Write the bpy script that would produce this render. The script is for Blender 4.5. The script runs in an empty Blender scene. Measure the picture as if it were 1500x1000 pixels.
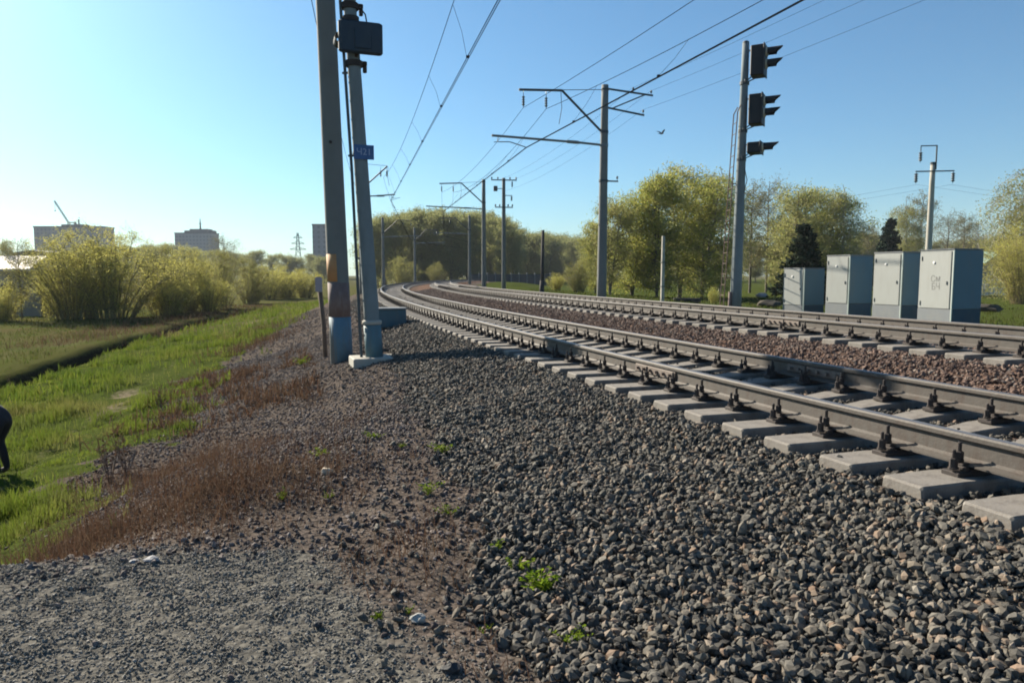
import bpy, math, random
import numpy as np
from mathutils import Vector, Matrix, Quaternion

rng = np.random.default_rng(7)
random.seed(7)
C = bpy.context.scene.collection
SC = bpy.context.scene
R_ = math.radians

# ------------------------------------------------------------------ camera model and placing helpers
F, YH, CZ = 1063.0, 403.0, 1.5
PITCH = math.atan((500 - YH) / F)
CP, SP = math.cos(PITCH), math.sin(PITCH)

def ray(px, py):
    a, b = (px - 750) / F, (500 - py) / F
    return np.array([a, CP + b * SP, -SP + b * CP])

def G(px, py, z):                       # ground point under a bearing, at world height z
    d = ray(px, py); t = (z - CZ) / d[2]
    return np.array([d[0] * t, d[1] * t, z])

def D(px, py, y):                       # point at forward distance y
    d = ray(px, py); t = y / d[1]
    return np.array([d[0] * t, y, CZ + d[2] * t])

# ------------------------------------------------------------------ the railway curve
H0, RAD, COFF = -0.335, 315.0, 3.91
RC = RAD
CCX = COFF * math.cos(H0) + RC * math.cos(H0)
CCY = -COFF * math.sin(H0) - RC * math.sin(H0)
RAIL_Z, RAIL2_Z = 0.575, 0.785
U2 = 4.45                               # second track's centre

def SU(x, y):                           # plan position -> (s along, U across) ; U = 0 is the near track's centre
    dx, dy = x - CCX, y - CCY
    r = np.sqrt(dx * dx + dy * dy)
    th = np.arctan2(dy, -dx)
    return RC * (th - H0), (RC - r) - 0.8

def XY(s, U):
    th = H0 + s / RC
    r = RC - (U + 0.8)
    return CCX - r * np.cos(th), CCY + r * np.sin(th)

def heading(s): return H0 + s / RC      # clockwise from +Y

# ------------------------------------------------------------------ noise
def vnoise(x, y, seed=0):
    xi, yi = np.floor(x).astype(np.int64), np.floor(y).astype(np.int64)
    xf, yf = x - xi, y - yi
    u, v = xf * xf * (3 - 2 * xf), yf * yf * (3 - 2 * yf)
    def h(a, b):
        n = (a * 374761393 + b * 668265263 + seed * 1442695041) & 0xffffffff
        n = ((n ^ (n >> 13)) * 1274126177) & 0xffffffff
        return ((n ^ (n >> 16)) & 0xffff) / 65535.0
    return (h(xi, yi) * (1 - u) + h(xi + 1, yi) * u) * (1 - v) + (h(xi, yi + 1) * (1 - u) + h(xi + 1, yi + 1) * u) * v

def fbm(x, y, sc, oct=3, seed=0):
    o, a, t = 0, 1.0, 0
    for i in range(oct):
        o = o + a * vnoise(x * sc + 17.3 * i, y * sc - 9.1 * i, seed + i); t += a; a *= .5; sc *= 2.1
    return o / t

def sst(a, b, x):
    t = np.clip((x - a) / (b - a), 0, 1); return t * t * (3 - 2 * t)

PROF_FAR = np.array([[-400, -2.0], [-60, -1.75], [-20, -1.65], [-12.6, -1.6], [-9.0, -1.3], [-6.2, -1.02], [-4.0, -.42], [-3.4, -.2], [-2.8, -.05], [-1.75, .20], [-1.46, .275], [-1.2, .27],
    [1.3, .27], [1.5, .262], [1.9, .29], [2.7, .44], [3.0, .475], [5.95, .475], [6.2, .43], [7.0, .22], [9, .25], [13, .2], [17, -.2], [24, -.5], [60, -.6], [400, -.8]])
PROF_NEAR = np.array([[-400, -2.0], [-60, -1.75], [-20, -1.65], [-12.6, -1.6], [-9.0, -1.3], [-7.4, -1.1], [-5.9, -.45], [-5.2, -.08], [-4.6, 0], [-3.5, 0], [-2.9, .06], [-1.75, .21], [-1.46, .275], [-1.2, .27],
    [1.3, .27], [1.5, .262], [1.9, .29], [2.7, .44], [3.0, .475], [5.95, .475], [6.2, .43], [7.0, .22], [9, .25], [13, .2], [17, -.2], [24, -.5], [60, -.6], [400, -.8]])

def terrain(x, y, rough=True):
    x = np.asarray(x, float); y = np.asarray(y, float)
    s, U = SU(x, y)
    # beyond the far end of the drawn curve, flatten everything into open ground
    Uw = np.where((np.abs(s) > 320) | (U > 250), 300.0, U)
    zf = np.interp(Uw, PROF_FAR[:, 0], PROF_FAR[:, 1]); zn = np.interp(Uw, PROF_NEAR[:, 0], PROF_NEAR[:, 1])
    w = sst(5.0, 10.0, y)
    z = zn * (1 - w) + zf * w
    # gravelled crossing path beside the photographer
    wy = 1 - sst(3.55, 5.2, y - .28 * (np.clip(x, -5, 1) + 2.5) + .25 * (fbm(x, y, 1.3, 2, 3) - .5))
    left = 1 - sst(-3.6, -3.0, U)
    z = z * (1 - wy * left) + (-.02 + .012 * (x + 1)) * wy * left
    # ditch along the foot of the embankment
    wob = U + .5 * (fbm(s, s * 0, .18, 2, 8) - .5) + 12.2
    dit = np.exp(-(wob / .3) ** 2) * sst(6, 12, s) * (1 - sst(52, 62, s))
    z = z - .6 * dit + .22 * sst(.1, -.5, wob) * sst(-3.5, -.8, wob) * sst(6, 12, s) * (1 - sst(50, 60, s))
    # worn foot trail
    tr = np.exp(-((U + 8.3 + .5 * (fbm(s, s * 0, .11, 2, 4) - .5)) / .4) ** 2)
    z = z - .05 * tr
    if rough:
        bed = sst(-1.9, -1.4, U) * (1 - sst(6.1, 6.5, U))
        near = 1 / (1 + (np.hypot(x, y) / 120) ** 2)
        z = z + (fbm(x, y, .9, 3, 1) - .5) * .16 * (1 - bed) * near * (1 - .75 * wy * left)
        z = z + (fbm(x, y, 6, 2, 2) - .5) * .04 * near * (1 - .5 * bed)
        z = z + (fbm(x, y, .02, 2, 6) - .5) * 1.0 * sst(20, 90, np.hypot(x, y)) * sst(8, 22, np.abs(U))
    return z

def gz(x, y): return float(terrain(np.array([x]), np.array([y]))[0])

# ------------------------------------------------------------------ mesh building
class MB:
    def __init__(s): s.v = []; s.f = []; s.m = []; s.cur = 0
    def add(s, vs, fs):
        o = len(s.v); s.v.extend([tuple(float(c) for c in p) for p in vs]); s.f.extend([tuple(i + o for i in f) for f in fs]); s.m.extend([s.cur] * len(fs))
    def box(s, c, size, rot=0.0, bevel=0.0, taper=1.0):
        hx, hy, hz = [k / 2 for k in size]
        b = min(bevel, hx * .45, hy * .45, hz * .45)
        cr, sr = math.cos(rot), math.sin(rot)
        vs = []
        if b <= 0:
            for z in (-hz, hz):
                t = taper if z > 0 else 1
                for a, d in ((-hx, -hy), (hx, -hy), (hx, hy), (-hx, hy)): vs.append((a * t, d * t, z))
            fs = [(0, 3, 2, 1), (4, 5, 6, 7), (0, 1, 5, 4), (1, 2, 6, 5), (2, 3, 7, 6), (3, 0, 4, 7)]
        else:
            lv = [(-hz, hx - b, hy - b), (-hz + b, hx, hy), (hz - b, hx, hy), (hz, hx - b, hy - b)]
            for z, ax, ay in lv:
                t = taper if z > 0 else 1
                for a, d in ((-ax + b, -ay), (ax - b, -ay), (ax, -ay + b), (ax, ay - b), (ax - b, ay), (-ax + b, ay), (-ax, ay - b), (-ax, -ay + b)): vs.append((a * t, d * t, z))
            fs = [tuple(range(7, -1, -1)), tuple(range(24, 32))]
            for l in range(3):
                for k in range(8):
                    fs.append((l * 8 + k, l * 8 + (k + 1) % 8, l * 8 + 8 + (k + 1) % 8, l * 8 + 8 + k))
        s.add([(c[0] + a * cr - d * sr, c[1] + a * sr + d * cr, c[2] + z) for a, d, z in vs], fs)
    def tube(s, pts, r, n=8, cap=True):
        pts = [np.array(p, float) for p in pts]
        if not hasattr(r, '__len__'): r = [r] * len(pts)
        vs = []; prev = None
        for i, p in enumerate(pts):
            t = pts[min(i + 1, len(pts) - 1)] - pts[max(i - 1, 0)]
            t = t / (np.linalg.norm(t) + 1e-9)
            if prev is None:
                a = np.array([1., 0, 0]) if abs(t[0]) < .8 else np.array([0, 1., 0])
            else: a = prev
            a = a - t * (a @ t); a /= np.linalg.norm(a) + 1e-9
            b = np.cross(t, a); prev = a
            for k in range(n):
                q = 2 * math.pi * k / n
                vs.append(p + r[i] * (math.cos(q) * a + math.sin(q) * b))
        fs = []
        for i in range(len(pts) - 1):
            for k in range(n):
                fs.append((i * n + k, i * n + (k + 1) % n, (i + 1) * n + (k + 1) % n, (i + 1) * n + k))
        if cap:
            fs.append(tuple(range(n - 1, -1, -1))); fs.append(tuple(range((len(pts) - 1) * n, len(pts) * n)))
        s.add(vs, fs)
    def lathe(s, prof, c=(0, 0, 0), n=16, axis=(0, 0, 1), cap=True):     # prof = [(r, h)]
        ax = Vector(axis).normalized(); q = Vector((0, 0, 1)).rotation_difference(ax)
        vs = []
        for r, h in prof:
            for k in range(n):
                a = 2 * math.pi * k / n
                v = q @ Vector((r * math.cos(a), r * math.sin(a), h)); vs.append((c[0] + v.x, c[1] + v.y, c[2] + v.z))
        fs = []
        for i in range(len(prof) - 1):
            for k in range(n): fs.append((i * n + k, i * n + (k + 1) % n, (i + 1) * n + (k + 1) % n, (i + 1) * n + k))
        if cap:
            fs.append(tuple(range(n - 1, -1, -1))); fs.append(tuple(range((len(prof) - 1) * n, len(prof) * n)))
        s.add(vs, fs)
    def prism(s, poly, p0, ex, ey, ez):  # polygon in (ex, ey), thickness along ez
        p0, ex, ey, ez = [np.array(k, float) for k in (p0, ex, ey, ez)]
        n = len(poly)
        vs = [p0 + a * ex + b * ey for a, b in poly] + [p0 + a * ex + b * ey + ez for a, b in poly]
        fs = [tuple(range(n - 1, -1, -1)), tuple(range(n, 2 * n))] + [(k, (k + 1) % n, n + (k + 1) % n, n + k) for k in range(n)]
        s.add(vs, fs)
    def bar(s, p, q, w, h=None):         # rectangular bar from p to q
        h = h or w
        p, q = np.array(p, float), np.array(q, float); t = q - p; t /= np.linalg.norm(t)
        a = np.cross(t, [0, 0, 1.]);
        if np.linalg.norm(a) < 1e-3: a = np.array([1., 0, 0])
        a /= np.linalg.norm(a); b = np.cross(a, t)
        s.prism([(-w / 2, -h / 2), (w / 2, -h / 2), (w / 2, h / 2), (-w / 2, h / 2)], p, a, b, q - p)
    def mesh(s, name, smooth=False):
        me = bpy.data.meshes.new(name)
        me.from_pydata(s.v, [], s.f); me.update()
        if any(s.m): me.polygons.foreach_set('material_index', s.m)
        if smooth: me.polygons.foreach_set('use_smooth', [True] * len(me.polygons)); 
        return me
    def build(s, name, mat, parent=None, smooth=False, loc=None):
        return link(name, s.mesh(name, smooth), mat, parent, loc)

def link(name, me, mat, parent=None, loc=None):
    o = bpy.data.objects.new(name, me); C.objects.link(o)
    for m in (mat if isinstance(mat, (list, tuple)) else [mat]): me.materials.append(m)
    if parent is not None: o.parent = parent
    if loc is not None: o.location = [float(k) for k in loc]
    return o

def np_mesh(name, V, Fc, smooth=False):
    me = bpy.data.meshes.new(name)
    V = np.ascontiguousarray(V, np.float32); Fc = np.ascontiguousarray(Fc, np.int32)
    me.vertices.add(len(V)); me.vertices.foreach_set('co', V.ravel())
    n, k = Fc.shape
    me.loops.add(n * k); me.loops.foreach_set('vertex_index', Fc.ravel())
    me.polygons.add(n); me.polygons.foreach_set('loop_start', np.arange(0, n * k, k, dtype=np.int32))
    me.polygons.foreach_set('use_smooth', np.full(n, smooth, dtype=bool))
    me.update(calc_edges=True)
    return me

def tag(o, label=None, cat=None, group=None, kind=None):
    if label: o['label'] = label
    if cat: o['category'] = cat
    if group: o['group'] = group
    if kind: o['kind'] = kind
    return o

def thing(name, label, cat, loc=(0, 0, 0), rz=0.0, group=None):
    o = bpy.data.objects.new(name, None); C.objects.link(o)
    o.location = [float(k) for k in loc]; o.rotation_euler = (0, 0, rz)
    o.empty_display_size = .2
    return tag(o, label, cat, group)

def dup(root, loc, rz=0.0, scale=None, label=None, cat=None, group=None):
    r = root.copy(); C.objects.link(r); r.location = [float(k) for k in loc]; r.rotation_euler = (0, 0, rz)
    if scale is not None: r.scale = scale if hasattr(scale, '__len__') else (scale,) * 3
    tag(r, label, cat, group)
    for ch in list(root.children):
        c = ch.copy(); C.objects.link(c); c.parent = r
        for g in list(ch.children):
            d = g.copy(); C.objects.link(d); d.parent = c
    return r

# ------------------------------------------------------------------ materials
class NT:
    def __init__(s, name):
        s.m = bpy.data.materials.new(name); s.m.use_nodes = True; s.t = s.m.node_tree; s.t.nodes.clear()
    def n(s, typ, **kw):
        nd = s.t.nodes.new(typ)
        for k, v in kw.items():
            if k.startswith('i_'):
                key = k[2:]; key = int(key) if key.isdigit() else key.replace('_', ' ')
                nd.inputs[key].default_value = v
            else: setattr(nd, k, v)
        return nd
    def l(s, a, b): s.t.links.new(a, b)
    def mix(s, fac, a, b, blend='MIX'):
        nd = s.n('ShaderNodeMix', data_type='RGBA', blend_type=blend)
        for sock, v in ((0, fac), (6, a), (7, b)):
            if isinstance(v, (int, float)): nd.inputs[sock].default_value = v
            elif isinstance(v, (tuple, list)): nd.inputs[sock].default_value = (*v[:3], 1)
            else: s.l(v, nd.inputs[sock])
        return nd.outputs[2]
    def noise(s, scale, detail=4, coord=None, rough=.55, out=0):
        nd = s.n('ShaderNodeTexNoise'); nd.inputs['Scale'].default_value = scale; nd.inputs['Detail'].default_value = detail; nd.inputs['Roughness'].default_value = rough
        if coord is not None: s.l(coord, nd.inputs['Vector'])
        return nd.outputs[out]
    def ramp(s, src, stops, interp='LINEAR'):
        nd = s.n('ShaderNodeValToRGB'); e = nd.color_ramp.elements; nd.color_ramp.interpolation = interp
        while len(e) < len(stops): e.new(.5)
        for k, (p, c) in enumerate(stops):
            e[k].position = p; e[k].color = (*c, 1) if hasattr(c, '__len__') else (c, c, c, 1)
        s.l(src, nd.inputs[0]); return nd.outputs[0]
    def math(s, op, a, b=None, c=None):
        nd = s.n('ShaderNodeMath', operation=op)
        for i, v in enumerate((a, b, c)):
            if v is None: continue
            if isinstance(v, (int, float)): nd.inputs[i].default_value = v
            else: s.l(v, nd.inputs[i])
        return nd.outputs[0]
    def out(s, sh):
        o = s.n('ShaderNodeOutputMaterial'); s.l(sh, o.inputs[0]); return s.m

def surf(name, col, rough=.7, var=.25, scale=6, bump=.15, bscale=None, metal=0.0, stain=None, stain_amt=.35, spec=.4, bdist=.01, grain=0):
    k = NT(name); tc = k.n('ShaderNodeTexCoord').outputs['Object']
    n1 = k.noise(scale, 5, tc)
    c = k.mix(n1, tuple(x * (1 - var) for x in col), tuple(min(1, x * (1 + var)) for x in col))
    if stain:
        mp = k.n('ShaderNodeMapping'); mp.inputs['Scale'].default_value = (1, 1, .25); k.l(tc, mp.inputs[0])
        n2 = k.noise(scale * 1.7, 6, mp.outputs[0], .65)
        f = k.math('MULTIPLY', k.ramp(n2, [(.48, 0), (.68, 1)]), stain_amt)
        c = k.mix(f, c, stain)
    if grain:
        c = k.mix(k.ramp(k.noise(140, 2, tc), [(.35, 0), (.65, 1)]), c, k.mix(.5, c, (grain, grain, grain)))
    b = k.n('ShaderNodeBsdfPrincipled'); k.l(c, b.inputs['Base Color'])
    b.inputs['Roughness'].default_value = rough; b.inputs['Metallic'].default_value = metal; b.inputs['Specular IOR Level'].default_value = spec
    if bump:
        bp = k.n('ShaderNodeBump'); bp.inputs['Strength'].default_value = bump; bp.inputs['Distance'].default_value = bdist
        k.l(k.noise(bscale or scale * 6, 5, tc, .6), bp.inputs['Height']); k.l(bp.outputs[0], b.inputs['Normal'])
    return k.out(b.outputs[0])

def leafmat(name, cols, trans=.45, rough=.6, clump=None):
    k = NT(name)
    g = k.n('ShaderNodeNewGeometry'); oi = k.n('ShaderNodeObjectInfo')
    c = k.ramp(g.outputs['Random Per Island'], [(i / (len(cols) - 1), x) for i, x in enumerate(cols)])
    c = k.mix(k.math('MULTIPLY', oi.outputs['Random'], .45), c, k.mix(.45, c, (.12, .10, .04)))
    if clump:
        pos = g.outputs['Position']
        c = k.mix(k.math('MULTIPLY', k.ramp(k.noise(.9, 4, pos), [(.42, 0), (.62, 1)]), .75), c, clump[0])
        c = k.mix(k.math('MULTIPLY', k.ramp(k.noise(.45, 3, pos, out=0), [(.5, 0), (.66, 1)]), .65), c, clump[1])
    d = k.n('ShaderNodeBsdfDiffuse'); t = k.n('ShaderNodeBsdfTranslucent'); k.l(c, d.inputs[0]); k.l(c, t.inputs[0])
    m = k.n('ShaderNodeMixShader'); m.inputs[0].default_value = trans
    k.l(d.outputs[0], m.inputs[1]); k.l(t.outputs[0], m.inputs[2])
    return k.out(m.outputs[0])

def stonemat(name, stops, dust=(.20, .185, .165), dusta=.3):
    k = NT(name); g = k.n('ShaderNodeNewGeometry'); tc = k.n('ShaderNodeTexCoord').outputs['Object']
    c = k.ramp(g.outputs['Random Per Island'], stops)
    c = k.mix(k.math('MULTIPLY', k.ramp(k.noise(28, 4, tc), [(.4, 0), (.7, 1)]), dusta), c, dust)
    c = k.mix(k.ramp(k.noise(180, 3, tc), [(.3, 0.0), (.7, .35)]), c, k.mix(.5, c, (.02, .02, .02)))
    b = k.n('ShaderNodeBsdfPrincipled'); k.l(c, b.inputs['Base Color']); b.inputs['Roughness'].default_value = .8; b.inputs['Specular IOR Level'].default_value = .15
    bp = k.n('ShaderNodeBump'); bp.inputs['Strength'].default_value = .35; bp.inputs['Distance'].default_value = .004
    k.l(k.noise(90, 4, tc), bp.inputs['Height']); k.l(bp.outputs[0], b.inputs['Normal'])
    return k.out(b.outputs[0])

M = {}
M['sleeper'] = surf('sleeper_concrete', (.17, .152, .13), .85, .3, 4, .45, 60, stain=(.062, .048, .038), stain_amt=.75, grain=.2, bdist=.006)
M['rail'] = surf('rail_steel_side', (.068, .060, .053), .65, .25, 9, .25, 50, stain=(.05, .032, .024), stain_amt=.6, metal=.0)
M['rail_top'] = surf('rail_running_surface', (.17, .16, .158), .42, .1, 20, .05, 90, metal=.6)
M['fast'] = surf('fastening_iron', (.035, .028, .026), .75, .3, 30, .2)
M['fish'] = surf('fishplate_steel', (.13, .105, .09), .65, .25, 12, .2, stain=(.10, .06, .04))
M['conc_pole'] = surf('mast_concrete', (.145, .155, .152), .85, .18, 3, .3, 40, stain=(.14, .15, .14), stain_amt=.5)
M['conc_blue'] = surf('blue_grey_concrete', (.155, .188, .20), .85, .18, 3, .3, 40, stain=(.10, .12, .12), stain_amt=.5)
M['head_blue'] = surf('dark_blue_signal_paint', (.014, .03, .05), .6, .25, 6, .1, stain=(.03, .045, .055), stain_amt=.5)
M['conc_light'] = surf('pale_concrete', (.34, .33, .29), .85, .15, 4, .3, 50, stain=(.22, .21, .18), stain_amt=.5)
M['dark_steel'] = surf('dark_painted_steel', (.05, .065, .075), .6, .25, 8, .15)
M['grey_steel'] = surf('galvanised_steel', (.16, .19, .20), .5, .2, 8, .12, metal=.3)
M['black'] = surf('black_signal_paint', (.012, .014, .018), .55, .3, 10, .1)
M['visor_sunlit'] = surf('painted_visor_sunlight', (.55, .52, .42), .6, .15, 10, .1)  # sunlight caught by the signal hoods, put into a pale colour
M['lens'] = surf('dark_lens_glass', (.02, .025, .03), .1, .2, 4, .0)
M['blue_paint'] = surf('faded_blue_paint', (.085, .165, .225), .7, .22, 7, .2, stain=(.12, .14, .14), stain_amt=.5)
M['teal_paint'] = surf('blue_green_paint', (.07, .145, .175), .65, .22, 7, .2, stain=(.1, .1, .09), stain_amt=.4)
M['orange'] = surf('faded_orange_paint', (.42, .21, .09), .75, .2, 8, .2, stain=(.40, .28, .12), stain_amt=.6)
M['brown_band'] = surf('worn_brown_band', (.15, .105, .10), .8, .25, 8, .2, stain=(.25, .22, .2), stain_amt=.5)
M['sign_blue'] = surf('sign_blue_enamel', (.025, .08, .22), .4, .15, 8, .05)
M['white'] = surf('white_paint', (.72, .72, .70), .6, .08, 5, .08)
M['cab'] = surf('cabinet_grey_paint', (.265, .28, .27), .6, .05, 2.5, .08, stain=(.19, .19, .17), stain_amt=.3)
M['cab_low'] = surf('cabinet_plinth_paint', (.14, .155, .168), .6, .08, 3, .08, stain=(.2, .2, .18), stain_amt=.4)
M['cab_trim'] = surf('cabinet_trim_paint', (.44, .50, .46), .5, .06, 4, .05)
M['ink'] = surf('black_marker', (.15, .155, .15), .7, .1, 5, 0)
M['wood'] = surf('weathered_wood', (.12, .085, .065), .85, .3, 9, .4, 40)
M['dark_wood'] = surf('dark_post', (.035, .033, .035), .85, .3, 9, .3, 40)
M['porcelain'] = surf('insulator_glaze', (.06, .075, .085), .25, .15, 10, .0)
M['wire'] = surf('oxidised_copper_wire', (.014, .018, .022), 1.0, .1, 10, .0, spec=0.0)
M['bark'] = surf('grey_brown_bark', (.11, .095, .075), .9, .35, 5, .5, 20)
M['birch_bark'] = surf('pale_birch_bark', (.30, .29, .25), .85, .25, 3, .4, 15, stain=(.05, .05, .045), stain_amt=.8)
M['stem'] = surf('yellow_brown_stems', (.19, .155, .075), .85, .3, 6, .3)
M['bld_mauve'] = None

LEAF = {}
LEAF['willow'] = leafmat('spring_willow_leaves', [(0.237, 0.281, 0.062), (0.350, 0.375, 0.088), (0.300, 0.288, 0.100), (0.413, 0.400, 0.112)], .5)
LEAF['birch'] = leafmat('young_birch_leaves', [(0.219, 0.256, 0.088), (0.312, 0.325, 0.112), (0.288, 0.269, 0.125), (0.362, 0.350, 0.138)], .5)
LEAF['bush'] = leafmat('yellow_green_bush_leaves', [(0.372, 0.372, 0.090), (0.492, 0.480, 0.120), (0.372, 0.336, 0.120), (0.552, 0.528, 0.168)], .52)
LEAF['scrub'] = leafmat('muted_scrub_leaves', [(.24, .255, .085), (.31, .32, .10), (.26, .225, .10), (.33, .33, .12)], .5)
LEAF['far'] = leafmat('wood_leaves', [(0.189, 0.225, 0.094), (0.275, 0.304, 0.123), (0.246, 0.232, 0.116), (0.304, 0.319, 0.131)], .52)
LEAF['spruce'] = leafmat('spruce_needles', [(.010, .022, .018), (.018, .034, .024), (.012, .028, .026)], .1)
LEAF['bare'] = leafmat('sparse_bud_leaves', [(0.208, 0.195, 0.104), (0.260, 0.234, 0.130), (0.182, 0.195, 0.091)], .35)
LEAF['grass'] = leafmat('fresh_grass_blades', [(.07, .12, .012), (.115, .165, .016), (.09, .13, .015), (.16, .17, .035)], .5, clump=((.045, .085, .014), (.17, .15, .06)))
LEAF['grass2'] = leafmat('meadow_grass_blades', [(.045, .07, .016), (.065, .09, .02), (.07, .065, .028), (.05, .065, .02)], .45)
LEAF['dead'] = leafmat('dead_grass_stalks', [(.085, .045, .033), (.12, .068, .048), (.06, .038, .03), (.17, .115, .08)], .25)
LEAF['weed'] = leafmat('weed_leaves', [(.13, .22, .02), (.24, .31, .03), (.17, .25, .03)], .45)

# ------------------------------------------------------------------ render, camera, light
cam = bpy.data.cameras.new('camera'); co = bpy.data.objects.new('camera', cam); C.objects.link(co)
co.location = (0, 0, CZ); co.rotation_euler = (math.pi / 2 - PITCH, 0, 0)
cam.sensor_width = 36; cam.lens = 36 * F / 1500; cam.clip_end = 9000; cam.clip_start = .05
SC.camera = co
AZ, EL = R_(-46), R_(29)
sv = Vector((math.sin(AZ) * math.cos(EL), math.cos(AZ) * math.cos(EL), math.sin(EL)))
sun = bpy.data.lights.new('sun', 'SUN'); sun.energy = 5.0; sun.angle = R_(.55); sun.color = (1.0, .89, .72)
so = bpy.data.objects.new('sun', sun); C.objects.link(so); so.rotation_euler = sv.to_track_quat('Z', 'Y').to_euler(); so.location = (-40, 40, 50)
w = bpy.data.worlds.new('World'); SC.world = w; w.use_nodes = True
nt = w.node_tree; bg = nt.nodes['Background']; sky = nt.nodes.new('ShaderNodeTexSky'); sky.sky_type = 'NISHITA'; sky.sun_disc = False
sky.sun_elevation = EL; sky.sun_rotation = AZ; sky.air_density = 1.0; sky.dust_density = .7; sky.ozone_density = 4.0; sky.altitude = 100
tint = nt.nodes.new('ShaderNodeMix'); tint.data_type = 'RGBA'; tint.blend_type = 'MULTIPLY'; tint.inputs[0].default_value = 1; tint.inputs[7].default_value = (.64, .945, 1.02, 1)   # the camera's cool white balance
nt.links.new(sky.outputs[0], tint.inputs[6]); nt.links.new(tint.outputs[2], bg.inputs[0]); bg.inputs[1].default_value = .05
SC.view_settings.view_transform = 'Standard'; SC.view_settings.look = 'None'; SC.view_settings.exposure = 1.42; SC.view_settings.gamma = 1
SC.render.engine = 'CYCLES'
SC.cycles.use_denoising = True; SC.cycles.max_bounces = 6; SC.cycles.transparent_max_bounces = 6
SC.cycles.filter_width = 1.9
try: SC.cycles.use_adaptive_sampling = True; SC.cycles.adaptive_threshold = .02
except Exception: pass

# ------------------------------------------------------------------ ground sheet
def spaced(bands):
    out = []
    for a, b, st in bands: out.extend(np.arange(a, b, st))
    return np.array(sorted(set(np.round(out, 4))))
def grow(a, b, n, k=4.0):
    t = np.linspace(0, 1, n + 1)[1:]; return a + (b - a) * (np.exp(k * t) - 1) / (math.exp(k) - 1)
gx = np.concatenate([-grow(26, 2300, 42)[::-1], np.arange(-26, -9, .18), np.arange(-9, 9, .085), np.arange(9, 26, .3), grow(26, 2300, 42)])
gy = np.concatenate([-grow(6, 300, 12)[::-1], np.arange(-6, 1.5, .3), np.arange(1.5, 16, .075), np.arange(16, 30, .2), np.arange(30, 130, .8), grow(130, 2600, 45)])
GX, GY = np.meshgrid(gx, gy)
GZ = terrain(GX, GY)
nx, ny = len(gx), len(gy)
idx = np.arange(nx * ny).reshape(ny, nx)
quads = np.stack([idx[:-1, :-1], idx[:-1, 1:], idx[1:, 1:], idx[1:, :-1]], -1).reshape(-1, 4)
gme = np_mesh('ground', np.stack([GX, GY, GZ], -1).reshape(-1, 3), quads, True)

def masks(x, y):
    s, U = SU(x, y)
    wide = fbm(x, y, .7, 3, 11) - .5; fine = fbm(x, y, 3.2, 2, 12) - .5
    e = wide * 1.3 + fine * .5
    bed_l = np.interp(y, [0, 3, 7, 12, 20], [-3.55, -3.6, -3.25, -2.75, -2.5])
    ballast = sst(-.12, .12, U - bed_l + e * .55) * (1 - sst(6.7, 7.1, U + e * .4)) * (np.abs(s) < 300)
    rust = sst(1.75, 2.3, U + e * .3) * ballast * .95
    rust = np.maximum(rust, .55 * sst(-.9, .9, U) * ballast)
    path = (1 - sst(3.55, 3.95, y - .28 * (np.clip(x, -5, 1) + 2.5) + e * .5)) * (1 - sst(-1.1, .3, x + .62 * (y - 3) + e * .7)) * (1 - ballast)
    toe = np.interp(y, [4, 7, 10, 18, 30, 60], [-7.0, -6.8, -6.8, -6.5, -5.9, -5.4])
    grass = (1 - sst(-.35, .35, U - toe + e * 2.4)) * (1 - path) + sst(8.0, 9.5, U + e * 1.5)
    trail = np.exp(-((U + 8.3 + .5 * (fbm(s, s * 0, .11, 2, 4) - .5)) / .38) ** 2) * sst(.28, .5, fbm(x, y, .45, 2, 21) + .08)
    bare2 = sst(.60, .70, fbm(x, y, .25, 3, 31)) * (U < -6.5) * .8
    bare = np.clip(trail * .35 + bare2 * .45, 0, 1)
    dist = np.hypot(x, y)
    dry = np.clip(sst(26, 48, dist) * (U < 0) * .75 + (1 - sst(-12.6, -11.6, U)) * .35, 0, 1)
    wob = U + .5 * (fbm(s, s * 0, .18, 2, 8) - .5) + 12.2
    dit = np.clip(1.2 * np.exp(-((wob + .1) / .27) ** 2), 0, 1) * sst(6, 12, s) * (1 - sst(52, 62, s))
    return ballast, rust, path, np.clip(grass, 0, 1), bare, dry, dit
bal, rus, pth, gra, bar_, dry_, dit_ = masks(GX.ravel(), GY.ravel())
a1 = gme.color_attributes.new('zone_a', 'FLOAT_COLOR', 'POINT'); a2 = gme.color_attributes.new('zone_b', 'FLOAT_COLOR', 'POINT')
one = np.ones_like(bal)
a1.data.foreach_set('color', np.stack([bal, rus, pth, one], -1).astype(np.float32).ravel())
a2.data.foreach_set('color', np.stack([gra, bar_, dry_, dit_], -1).astype(np.float32).ravel())

k = NT('ground_surface')
geo = k.n('ShaderNodeNewGeometry').outputs['Position']
A = k.n('ShaderNodeAttribute', attribute_name='zone_a'); B = k.n('ShaderNodeAttribute', attribute_name='zone_b')
sa = k.n('ShaderNodeSeparateColor'); sb = k.n('ShaderNodeSeparateColor'); k.l(A.outputs['Color'], sa.inputs[0]); k.l(B.outputs['Color'], sb.inputs[0])
vor = k.n('ShaderNodeTexVoronoi'); vor.inputs['Scale'].default_value = 24; k.l(geo, vor.inputs['Vector'])
vor2 = k.n('ShaderNodeTexVoronoi'); vor2.inputs['Scale'].default_value = 55; k.l(geo, vor2.inputs['Vector'])
sc1 = k.n('ShaderNodeSeparateColor'); k.l(vor.outputs['Color'], sc1.inputs[0])
sc2 = k.n('ShaderNodeSeparateColor'); k.l(vor2.outputs['Color'], sc2.inputs[0])
nb = k.noise(.8, 5, geo); nf = k.noise(9, 5, geo)
dirt = k.mix(k.ramp(nf, [(.3, 0), (.7, 1)]), (.044, .037, .031), (.095, .08, .068))
dirt = k.mix(k.math('MULTIPLY', sc2.outputs[0], .4), dirt, (.16, .132, .12))
stone = k.mix(sc1.outputs[0], (.035, .033, .030), (.11, .10, .088))
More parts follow.
